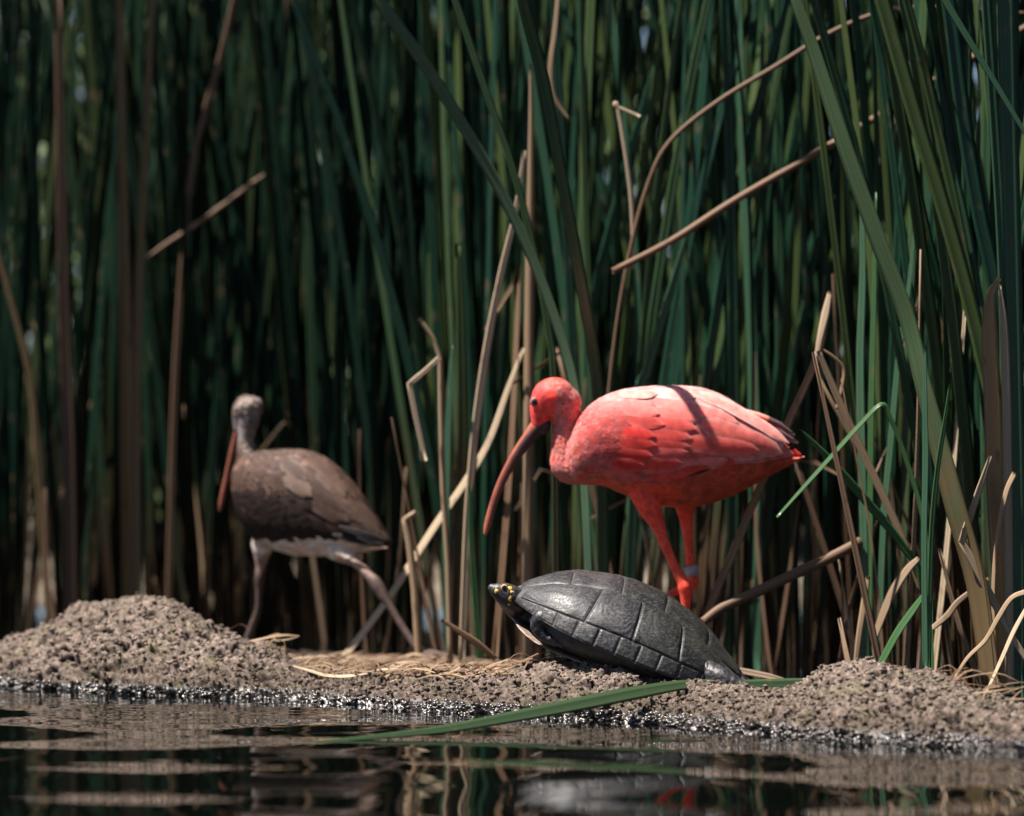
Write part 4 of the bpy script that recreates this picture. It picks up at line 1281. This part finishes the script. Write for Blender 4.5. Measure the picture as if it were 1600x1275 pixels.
for p in surf_points(V, Fc, 700, cond_bn):
    y = 1030 - p[2] / SB
    d = np.array([.8, 0, -.5]) if y < 645 else np.array([.1, 0, -1])
    d = d + np.array([rf_.gauss(0, .25), rf_.gauss(0, .25), rf_.gauss(0, .2)])
    base = np.array([.10, .068, .056]) * rf_.uniform(.5, 1.3); edge = np.array([.38, .31, .275]) * rf_.uniform(.7, 1.05)
    v, f, u = feather_geo(bvhb, p, d, rf_.uniform(.006, .010), rf_.uniform(.004, .006), 0.0, rf_.uniform(.0008, .002), 3, 3)
    pl.add(v, f, u, feather_cols(u, base, edge))
link('plumage', pl.mesh('plumage'), M['brown_feather'], brown)['kind'] = 'stuff'
BR1, BR2, BR3 = (.048, .026, .019), (.075, .043, .032), (.12, .075, .057)
rows_b = [
    ([(515, 752), (524, 778), (524, 802), (518, 822)], 92, 34, .0008, .0026, (.040, .024, .019), (.080, .050, .040), (618, 852)),
    ([(478, 726), (492, 748), (498, 772), (492, 796), (482, 814)], 82, 34, .0010, .0028, BR1, BR2, (612, 848)),
    ([(440, 716), (455, 734), (464, 757), (460, 780)], 70, 32, .0012, .0030, BR2, BR3, (596, 845)),
    ([(408, 720), (420, 742)], 58, 26, .0012, .0026, BR1, (.15, .10, .078), (560, 830)),
]
bvhb_trunk = BVHTree.FromPolygons([Vector(v) for v in bodyb[0]], [tuple(int(q) for q in f) for f in bodyb[1]])
wing_rows(bpnt, bvhb_trunk, brown, M['brown_feather'], rows_b)
for k in range(5):
    a = (k - 2) / 2
    P = catmull(np.array([bpnt(545, 850, a * .020), bpnt(580, 852, a * .018), bpnt(611 - 4 * abs(a), 854, a * .013)]), 5)
    v, f, u = free_feather(P, np.array([8, 13, 13, 10, 3]) * SB, (0, -.4, 1))
    link('tail_feather', new_mesh('tail_feather', v, f, u, True, None, np.tile((.40, .27, .2) if k in (0, 4) else (.10, .07, .055), (len(v), 1))), M['brown_feather'], brown)
for sg in (-1, 1):
    for (x0, y0, x1, y1) in ((520, 835, 606, 851), (530, 822, 609, 846)):
        P = catmull(np.array([bpnt(x0, y0, sg * .050), bpnt((x0 + x1) / 2, (y0 + y1) / 2, sg * .036), bpnt(x1, y1, sg * .010)]), 5)
        v, f, u = free_feather(P, np.array([6, 12, 11, 3]) * SB, (0, sg, .2))
        link('flight_feather', new_mesh('flight_feather', v, f, u, True, None, np.tile((.018, .014, .014), (len(v), 1))), M['brown_feather'], brown)


# ------------------------------------------------------------------ turtle
DT = 5.8
STt = DT / F
A0 = np.array([803.0, 925.0])
E1 = np.array([.936, .354]); E2 = np.array([.354, -.936])
TO = W(1000, 1050, DT)
turtle = bpy.data.objects.new('river_turtle', None)
COL.objects.link(turtle)
turtle.location = TO
tag(turtle, 'dark grey turtle with yellow spotted head basking on the mud', 'turtle')
ROLL = math.radians(10)


def tl(a, w, u):
    """shell frame: a px along from the front, w metres sideways (- is near), u metres up -> turtle local"""
    a, w, u = np.broadcast_arrays(np.asarray(a, float), np.asarray(w, float), np.asarray(u, float))
    w2 = w * math.cos(ROLL) - u * math.sin(ROLL)
    u2 = u * math.cos(ROLL) + w * math.sin(ROLL)
    up = u2 / STt
    ix = A0[0] + a * E1[0] + up * E2[0]
    iy = A0[1] + a * E1[1] + up * E2[1]
    return np.stack([(ix - 1000) * STt, w2, (1050 - iy) * STt], -1)


def tpx(px, py, y=0.0):
    return np.array([(px - 1000) * STt, y, (1050 - py) * STt])


tpx.scale = STt
LEN = 390.0
_s = [0, .02, .05, .136, .218, .34, .464, .58, .69, .80, .925, .97, 1.0]
_h = [.004, .013, .024, .046, .060, .072, .0765, .072, .060, .041, .014, .006, .001]
_a = [.022, .040, .056, .090, .112, .128, .136, .140, .138, .124, .080, .048, .006]


def smooth_interp(x, xs, ys):
    return (np.interp(x - .02, xs, ys) + np.interp(x, xs, ys) * 2 + np.interp(x + .02, xs, ys)) / 4


def shell_pt(s, phi, off=0.0):
    a = smooth_interp(s, _s, _a); h = smooth_interp(s, _s, _h)
    c, sn = np.cos(phi), np.sin(phi)
    flare = np.clip(1 - phi / .35, 0, 1) ** 2 + np.clip(1 - (math.pi - phi) / .35, 0, 1) ** 2
    w = -a * np.sign(c) * np.abs(c) ** 0.9 * (1 + off / .13) * (1 + .05 * flare)
    u = h * np.abs(sn) ** 0.95 + off * np.abs(sn) ** .5 + off * .4 - 0.004 * flare
    return tl(s * LEN, w, u)


M['shell'] = None
def shell_mat(name, c1, c2, c3, rough):
    m, t, b = nt(name)
    tc = N(t, 'ShaderNodeTexCoord')
    ob = tc.outputs['Object']
    n1 = noise(t, ob, 28, 5, .6)
    n2 = noise(t, ob, 260, 4, .7)
    n3 = noise(t, mapping(t, ob, (60, 60, 500)), 1.0, 4, .7)
    r = ramp(t, n1, [(.3, c1), (.55, c2), (.75, c3)])
    sc = ramp(t, n2, [(.54, (0, 0, 0)), (.74, (.7, .7, .7))])
    c = mixc(t, r.outputs[0], (.12, .116, .11), sc.outputs[0])
    n4 = noise(t, ob, 11, 5, .7)
    al = ramp(t, n4, [(.50, (0, 0, 0)), (.68, (.55, .55, .55))])
    c = mixc(t, c, (.050, .047, .038), al.outputs[0])
    sc2 = ramp(t, n3, [(.56, (0, 0, 0)), (.70, (.45, .45, .45))])
    c = mixc(t, c, (.15, .145, .145), sc2.outputs[0])
    at = N(t, 'ShaderNodeAttribute', attribute_name='ring')
    rg = ramp(t, at.outputs['Fac'], [(0, (.42, .42, .44)), (.5, (1, 1, 1)), (1, (1.45, 1.42, 1.4))])
    c = mixc(t, c, rg.outputs[0], 1.0, 'MULTIPLY')
    t.links.new(c, b.inputs['Base Color'])
    rr = ramp(t, n2, [(.35, (rough - .16,) * 3), (.65, (rough + .2,) * 3)])
    t.links.new(rr.outputs[0], b.inputs['Roughness'])
    ad = N(t, 'ShaderNodeMath', operation='ADD')
    t.links.new(n2, ad.inputs[0]); t.links.new(n3, ad.inputs[1])
    bump(t, b, ad.outputs[0], .6, .0007)
    return m


M['shell'] = shell_mat('scute_grey', (.014, .0135, .0155), (.028, .027, .030), (.065, .062, .066), .46)  # front scutes: sunlit tone put into a lighter colour
M['shell_shaded'] = shell_mat('scute_shaded', (.005, .0056, .0055), (.010, .0115, .011), (.030, .032, .028), .5)  # rear scutes: shaded tone put into a darker copy
M['seam'] = simple('scute_seam', (.035, .034, .032), (.10, .095, .088), 120, .7)
M['tskin'] = attr_mat('turtle_skin', .45, 0, .45, 190, .0009, .3, 120)

# dome under the scutes (its rim and seams show)
ss = np.linspace(0, 1, 60); pp = np.linspace(0, math.pi, 46)
S2, P2 = np.meshgrid(ss, pp, indexing='ij')
dv_ = shell_pt(S2, P2, -0.0008)
link('carapace', new_mesh('carapace', dv_.reshape(-1, 3), grid_faces(60, 46)), M['seam'], turtle)


def scute(s0, s1, p0, p1, name, mat, rings, areola, skew=(0, 0), n=18, g=0.0024, seed=0):
    """one horny plate with stepped growth rings; bounds in shell parameters"""
    u = np.linspace(0, 1, n); v = np.linspace(0, 1, n)
    U, Vv = np.meshgrid(u, v, indexing='ij')
    a0 = s0 + skew[0] * (Vv - .5); a1 = s1 + skew[1] * (Vv - .5)
    gs = g / .38 * 0.5; gp = g / .13 * 0.5
    ph0, ph1 = p0 + gp, p1 - gp
    S = (a0 + gs) + (a1 - a0 - 2 * gs) * U
    Ph = ph0 + (ph1 - ph0) * Vv
    # distance from the areola in box norm 0 centre..1 edge
    du_ = np.where(U > areola[0], (U - areola[0]) / (1 - areola[0]), (areola[0] - U) / areola[0])
    dv2 = np.where(Vv > areola[1], (Vv - areola[1]) / (1 - areola[1]), (areola[1] - Vv) / areola[1])
    e = (du_ ** 2.8 + dv2 ** 2.8) ** (1 / 2.8)
    e = np.clip(e, 0, 1)
    wob = e + 0.03 * (vnoise(U * 5 + seed, Vv * 5, 3) - .5)
    step = np.floor(wob * rings) / rings
    frac = wob * rings - np.floor(wob * rings)
    off = 0.0010 + (0.0030 * (1 - e) ** .8 if rings > 2 else .0006 * (1 - e)) + (0.0008 * np.clip(frac * 2.2, 0, 1) * (e > .3) * np.clip(2.2 * vnoise(U * 2.6 + seed, Vv * 2.6, 13) - .35, 0, 1) if rings > 2 else 0)
    off = off + 0.0008 * (vnoise(U * 6 + seed, Vv * 6, 7) - .5)
    edge = np.minimum(np.minimum(U, 1 - U), np.minimum(Vv, 1 - Vv)) * n
    off = np.where(edge < .5, -0.0006, off)
    ring = (np.where(frac < .16, .5 - .28 * np.clip(2.2 * vnoise(U * 2.6 + seed, Vv * 2.6, 13) - .35, 0, 1), .5) if rings > 2 else .5) * (e > .25) + .5 * (e <= .25) + 0.25 * (vnoise(U * 9, Vv * 4 + seed, 9) - .4)
    ring = np.where(edge < 1.2, .45 + .5 * vnoise(U * 7 + seed, Vv * 7, 19), ring)
    pts = shell_pt(S, Ph, 0.0)
    nr = nrm(np.cross(np.gradient(pts, axis=0), np.gradient(pts, axis=1)))
    if nr[n // 2, n // 2, 2] < 0: nr = -nr
    pts = pts + nr * off[..., None]
    link(name, new_mesh(name, pts.reshape(-1, 3), grid_faces(n, n), None, True, {'ring': np.clip(ring, 0, 1).ravel()}), mat, turtle)


pc0, pc1 = math.radians(17), math.radians(66)
cb = [.035, .31, .49, .68, .90]
for i in range(4):
    for sd in (0, 1):
        q0, q1 = (pc0, pc1) if sd == 0 else (math.pi - pc1, math.pi - pc0)
        sk = (.02, .03, -.005, -.025, -.05)
        sg = 1 if sd == 0 else -1
        ar = (.62, .80 if sd == 0 else .2) if i < 3 else (.4, .7 if sd == 0 else .3)
        scute(cb[i], cb[i + 1], q0, q1, 'costal_scute', M['shell'] if i < 2 else M['shell_shaded'], 7 if i < 2 else 4, ar, (sk[i] * sg, sk[i + 1] * sg), 40, seed=i * 3 + sd)
vb = [.015, .20, .40, .585, .79, .965]
for i in range(5):
    scute(vb[i], vb[i + 1], pc1, math.pi - pc1, 'vertebral_scute', M['shell'] if i < 2 else M['shell_shaded'], 4, (.6, .5), (0, 0), 24, seed=40 + i)
mb = np.concatenate([[.012], np.linspace(.10, .965, 11)])
for i in range(11):
    for sd in (0, 1):
        q0, q1 = (0.0, pc0) if sd == 0 else (math.pi - pc0, math.pi)
        scute(mb[i], mb[i + 1], q0, q1, 'marginal_scute', M['shell'] if i < 5 else M['shell_shaded'], 2, (.5, .3 if sd == 0 else .7), (0.004, 0.004), 16, g=.0020, seed=70 + i * 2 + sd)

# underside shell: bridge and plastron, open at the front where neck and arms come out
S2, P2 = np.meshgrid(np.linspace(0.15, .985, 40), np.linspace(0, math.pi, 24), indexing='ij')
a = smooth_interp(S2, _s, _a) * .90
dep = np.interp(S2, [0.15, .3, .6, .85, .985], [.043, .043, .040, .028, .004])
c, sn = np.cos(P2), np.sin(P2)
uv_ = tl(S2 * LEN, -a * np.sign(c) * np.abs(c) ** .8, -dep * np.abs(sn) ** .55 - .0022)
pc = np.tile(np.array([.035, .033, .034]), (40, 24, 1))
link('bridge', new_mesh('bridge', uv_.reshape(-1, 3), grid_faces(40, 24), None, True, None, pc.reshape(-1, 3)), M['tskin'], turtle)
pv = []
for sA in np.linspace(.03, .6, 16):
    hw = np.interp(sA, [.03, .06, .12, .25, .6], [.020, .048, .072, .095, .095])
    uu_ = np.interp(sA, [.03, .08, .16, .6], [-.034, -.040, -.045, -.043])
    for kx in np.linspace(0, 1, 15):
        th_ = 2 * math.pi * kx
        pv.append(tl(sA * LEN, hw * math.cos(th_), uu_ + .0028 * math.sin(th_)))
pv = np.array(pv)
pcol = np.tile((.30, .22, .18), (len(pv), 1))
link('plastron', new_mesh('plastron', pv, grid_faces(16, 15), None, True, None, pcol), M['tskin'], turtle)

hd = chain([(769, 917.5, -.022, 7), (775, 920.5, -.022, 12.5), (785, 925, -.020, 17), (797, 932, -.018, 20), (808, 939, -.012, 22), (822, 944, 0, 21), (850, 955, 0, 25), (890, 965, 0, 24)], tpx)
jaw = chain([(773, 923, -.014, 5), (783, 933, -.012, 9), (797, 946, -.008, 13), (815, 958, 0, 17), (850, 968, 0, 19)], tpx)
fl = chain([(885, 965, -.070, 20), (862, 962, -.074, 18), (846, 962, -.078, 15), (840, 974, -.078, 12), (850, 988, -.080, 10), (864, 996, -.084, 8), (876, 1001, -.088, 6)], tpx)
fl2 = chain([(880, 965, .075, 20), (850, 962, .100, 16), (838, 975, .11, 12), (850, 990, .11, 9)], tpx)
hl = chain([(1085, 1040, -.085, 22), (1115, 1050, -.110, 19), (1138, 1060, -.122, 14), (1155, 1068, -.128, 11), (1170, 1072, -.13, 9)], tpx)
hl2 = chain([(1085, 1036, .085, 22), (1120, 1050, .110, 17), (1150, 1066, .12, 11)], tpx)
tail = chain([(1130, 1045, 0, 14), (1160, 1062, 0, 8), (1185, 1074, 0, 3)], tpx)
tt_ = []
for k in range(5):
    tt_.append(chain([(1162, 1069, -.128, 8), (1172 + k * 1.0, 1072 + 1.2 * k, -.128 - .0055 * (k - 2), 5), (1181 + 1.2 * (2 - abs(k - 2)), 1075 + 1.2 * k, -.129 - .008 * (k - 2), 3)], tpx, 4, 8))
trunk = [chain([(850, 955, 0, 24), (960, 985, 0, 28), (1060, 1022, 0, 24), (1130, 1045, 0, 14)], tpx),
         chain([(880, 968, -.075, 16), (880, 966, 0, 16), (880, 965, .075, 16)], tpx), chain([(1085, 1038, -.085, 16), (1085, 1036, 0, 16), (1085, 1036, .085, 16)], tpx)]
V, Fc = union([hd, jaw, fl, fl2, hl, hl2, tail] + tt_ + trunk, 0.0017, 4)
# wrinkled neck and limbs: real folds
tx, ty = V[:, 0] / STt + 1000, 1050 - V[:, 2] / STt
nm = np.zeros_like(V)
e1 = V[Fc[:, 1]] - V[Fc[:, 0]]; e2 = V[Fc[:, 3]] - V[Fc[:, 0]]
fnn = np.cross(e1, e2)
for q in range(4): np.add.at(nm, Fc[:, q], fnn)
nm = nrm(nm)
fold_ = np.sin((tx * .8 + ty * .35) * .62 + 2.2 * vnoise(tx / 9, ty / 9, 5)) * np.clip((tx - 806) / 14, 0, 1) * np.where((tx > 1000) | (V[:, 1] < -.05), .2, 1.0)
V = V + nm * (fold_ * 0.0009 + (vnoise(tx / 3, ty / 3 + V[:, 1] * 300, 6) - .5) * .0014 * np.clip((tx - 800) / 10, 0, 1))[:, None]
cols_ = np.tile(np.array([.022, .021, .024]), (len(V), 1))
blend(np.clip((vnoise(tx / 6, ty / 6, 77) - .6) * 3, 0, .5), (.075, .07, .072))
link('body', new_mesh('body', V, Fc, None, True, None, cols_), M['tskin'], turtle)
bvt = BVHTree.FromPolygons([Vector(v) for v in V], [tuple(int(q) for q in f) for f in Fc])


def patch(px, py, rx, ry, rot, name, mat, lift=.0006):
    n = 14
    vs = []
    for ring in (0.0, .5, 1.0):
        for k in range(n):
            a = 2 * math.pi * k / n
            r = ring * (1 + .18 * math.sin(3 * a + px))
            x, y = rx * r * math.cos(a), ry * r * math.sin(a)
            x, y = x * math.cos(rot) - y * math.sin(rot), x * math.sin(rot) + y * math.cos(rot)
            o = Vector(tpx(px + x, py + y, -.2))
            h = bvt.ray_cast(o, Vector((0, 1, 0)))
            if h[0] is None:
                h = bvt.find_nearest(Vector(tpx(px + x, py + y, -.02)))
            vs.append(tuple(h[0] + h[1] * (lift if ring < 1 else -.0002)))
    i = np.arange(3 * n).reshape(3, n); j = np.roll(i, -1, 1)
    link(name, new_mesh(name, np.array(vs), np.stack([i[:-1], j[:-1], j[1:], i[1:]], -1).reshape(-1, 4)), mat, turtle)


for q in ((775.5, 922, 3.4, 5, .3), (797, 917, 3.8, 3, .5), (800, 923, 3.5, 2.2, .2), (797, 934, 3.0, 5.5, .1), (795, 943, 2.5, 2.2, 0)):
    patch(*q, 'yellow_spot', M['yellow'])
hit = bvt.ray_cast(Vector(tpx(788, 916.5, -.2)), Vector((0, 1, 0)))[0] or Vector(tpx(788, 916.5, -.02))
e = link('eye', new_mesh('eye', *ball(tuple(hit), 0.0040)), M['eye'], turtle)
v, f = ball(tuple(hit), .0052, sq=(1, .4, 1))
link('eye_ring', new_mesh('eye_ring', v, f), M['yellow'], e)
for k in range(5):
    a = tpx(1181 + 1.2 * (2 - abs(k - 2)), 1075 + 1.2 * k, -.129 - .008 * (k - 2))
    b = a + np.array([.009, -.001 * (k - 2), -.0035])
    v, f = tube(np.array([a - (b - a) * .3, (a + b) / 2 + np.array([0, 0, .001]), b]), [.0022, .0017, .0005], 8)
    link('claw', new_mesh('claw', v, f), M['claw'], turtle)

# ------------------------------------------------------------------ far shrubs, sunlit, glimpsed through the reeds
SH = [(60, 10.2, 'sunlit shrub glinting through gaps at the far left'), (480, 10.8, 'sunlit shrub glinting through the reeds above the brown bird'),
      (760, 10.0, 'sunlit shrub glimpsed behind the reeds left of the scarlet head'), (1090, 10.6, 'sunlit shrub glimpsed through reeds at upper centre right'),
      (1480, 10.2, 'sunlit shrub glimpsed behind the right edge reeds'),
      (-330, 10.9, 'shrub beyond the reeds past the left edge'), (270, 11.4, 'shrub glinting low through the reeds behind the left mound')]
for px, D, label in SH:
    root = bpy.data.objects.new('shrub', None)
    COL.objects.link(root)
    x0 = (px - 800) * D / F
    root.location = (x0, D, 0.05)
    tag(root, label, 'shrub')
    s = Soup()
    for k in range(5200):
        a, b = random.gauss(0, .48), random.gauss(0, .28)
        z = 0.1 + random.random() * 2.3
        c = np.array([a * (1.25 - .3 * z / 2.3), b, z])
        n = nrm(np.array([random.gauss(0, 1), random.gauss(0, 1), random.gauss(.8, .6)]))
        t1 = nrm(np.cross(n, np.array([random.random(), random.random(), .3])))
        t2 = np.cross(n, t1)
        l_, w_ = random.uniform(.05, .10), random.uniform(.022, .042)
        v = np.array([c - t1 * l_ / 2, c - t2 * w_ / 2 + n * .006, c + t1 * l_ / 2, c + t2 * w_ / 2 + n * .006])
        s.add(v, np.array([[0, 1, 2, 3]]), r=random.random())
    o = link('crown', s.mesh('crown', False), M['shrub_leaf'], root)
    for k in range(4):
        P = catmull(np.array([(random.gauss(0, .05), random.gauss(0, .05), -.1), (random.gauss(0, .15), random.gauss(0, .1), .9), (random.gauss(0, .3), random.gauss(0, .2), 2.0)]), 4)
        v, f = tube(P, np.linspace(.025, .006, len(P)), 8)
        link('trunk', new_mesh('trunk', v, f), M['bark'], root)

# ------------------------------------------------------------------ trees beyond the reed bed, plus unseen ones added to block sky light
TREES = [(-6.5, 14, 6), (-1.5, 16, 6.5), (4, 15, 6), (9, 13, 6.5), (-9, -5, 7.5), (-5, -8, 8), (0, -8.5, 7.5), (5, -8, 8), (9.5, -4, 7.5), (10.5, 3, 7)]
SIDE = ['far left beyond the shrubs', 'beyond the shrubs left of centre', 'beyond the shrubs right of centre', 'far right beyond the shrubs', 'unseen on the left shore behind the viewer, added to dim the sky light', 'unseen behind the viewer, left of centre, added to dim the sky light', 'unseen straight behind the viewer, added to dim the sky light', 'unseen behind the viewer, right of centre, added to dim the sky light', 'unseen on the right shore behind the viewer, added to dim the sky light', 'unseen on the right shore beside the reed bed, added to dim the sky light']
for (x, y, h), sd in zip(TREES, SIDE):
    root = bpy.data.objects.new('tree', None)
    COL.objects.link(root)
    root.location = (x, y, -.45 if y < 8 else .1)
    tag(root, 'leafy dark green tree standing ' + sd, 'tree')
    s_ = Soup()
    cl = [(random.gauss(0, 1.3), random.gauss(0, 1.3), random.uniform(.18, 1.0) * h) for _ in range(26)]
    for k in range(2400):
        cx, cy, cz = random.choice(cl)
        c = np.array([cx + random.gauss(0, .55), cy + random.gauss(0, .55), max(.3, cz + random.gauss(0, .5))])
        n = nrm(np.array([random.gauss(0, 1), random.gauss(0, 1), random.gauss(.6, .7)]))
        t1 = nrm(np.cross(n, np.array([random.random(), random.random(), .3])))
        t2 = np.cross(n, t1)
        l_, w_ = random.uniform(.16, .34), random.uniform(.09, .18)
        s_.add(np.array([c - t1 * l_ / 2, c - t2 * w_ / 2 + n * .02, c + t1 * l_ / 2, c + t2 * w_ / 2 + n * .02]), np.array([[0, 1, 2, 3]]), r=random.random())
    link('crown', s_.mesh('crown', False), M['tree_leaf'], root)
    P = catmull(np.array([(0, 0, -.2), (random.gauss(0, .1), random.gauss(0, .1), h * .35), (random.gauss(0, .3), random.gauss(0, .3), h * .9)]), 5)
    v, f = tube(P, np.linspace(.19, .03, len(P)), 10)
    link('trunk', new_mesh('trunk', v, f), M['bark'], root)
    for cx, cy, cz in cl[:7]:
        b0 = np.array([0, 0, cz * .6])
        P = catmull(np.array([b0, (b0 + np.array([cx, cy, cz])) / 2 + np.array([0, 0, .1]), np.array([cx, cy, cz])]), 4)
        v, f = tube(P, np.linspace(.06, .012, len(P)), 7)
        link('limb', new_mesh('limb', v, f), M['bark'], root)
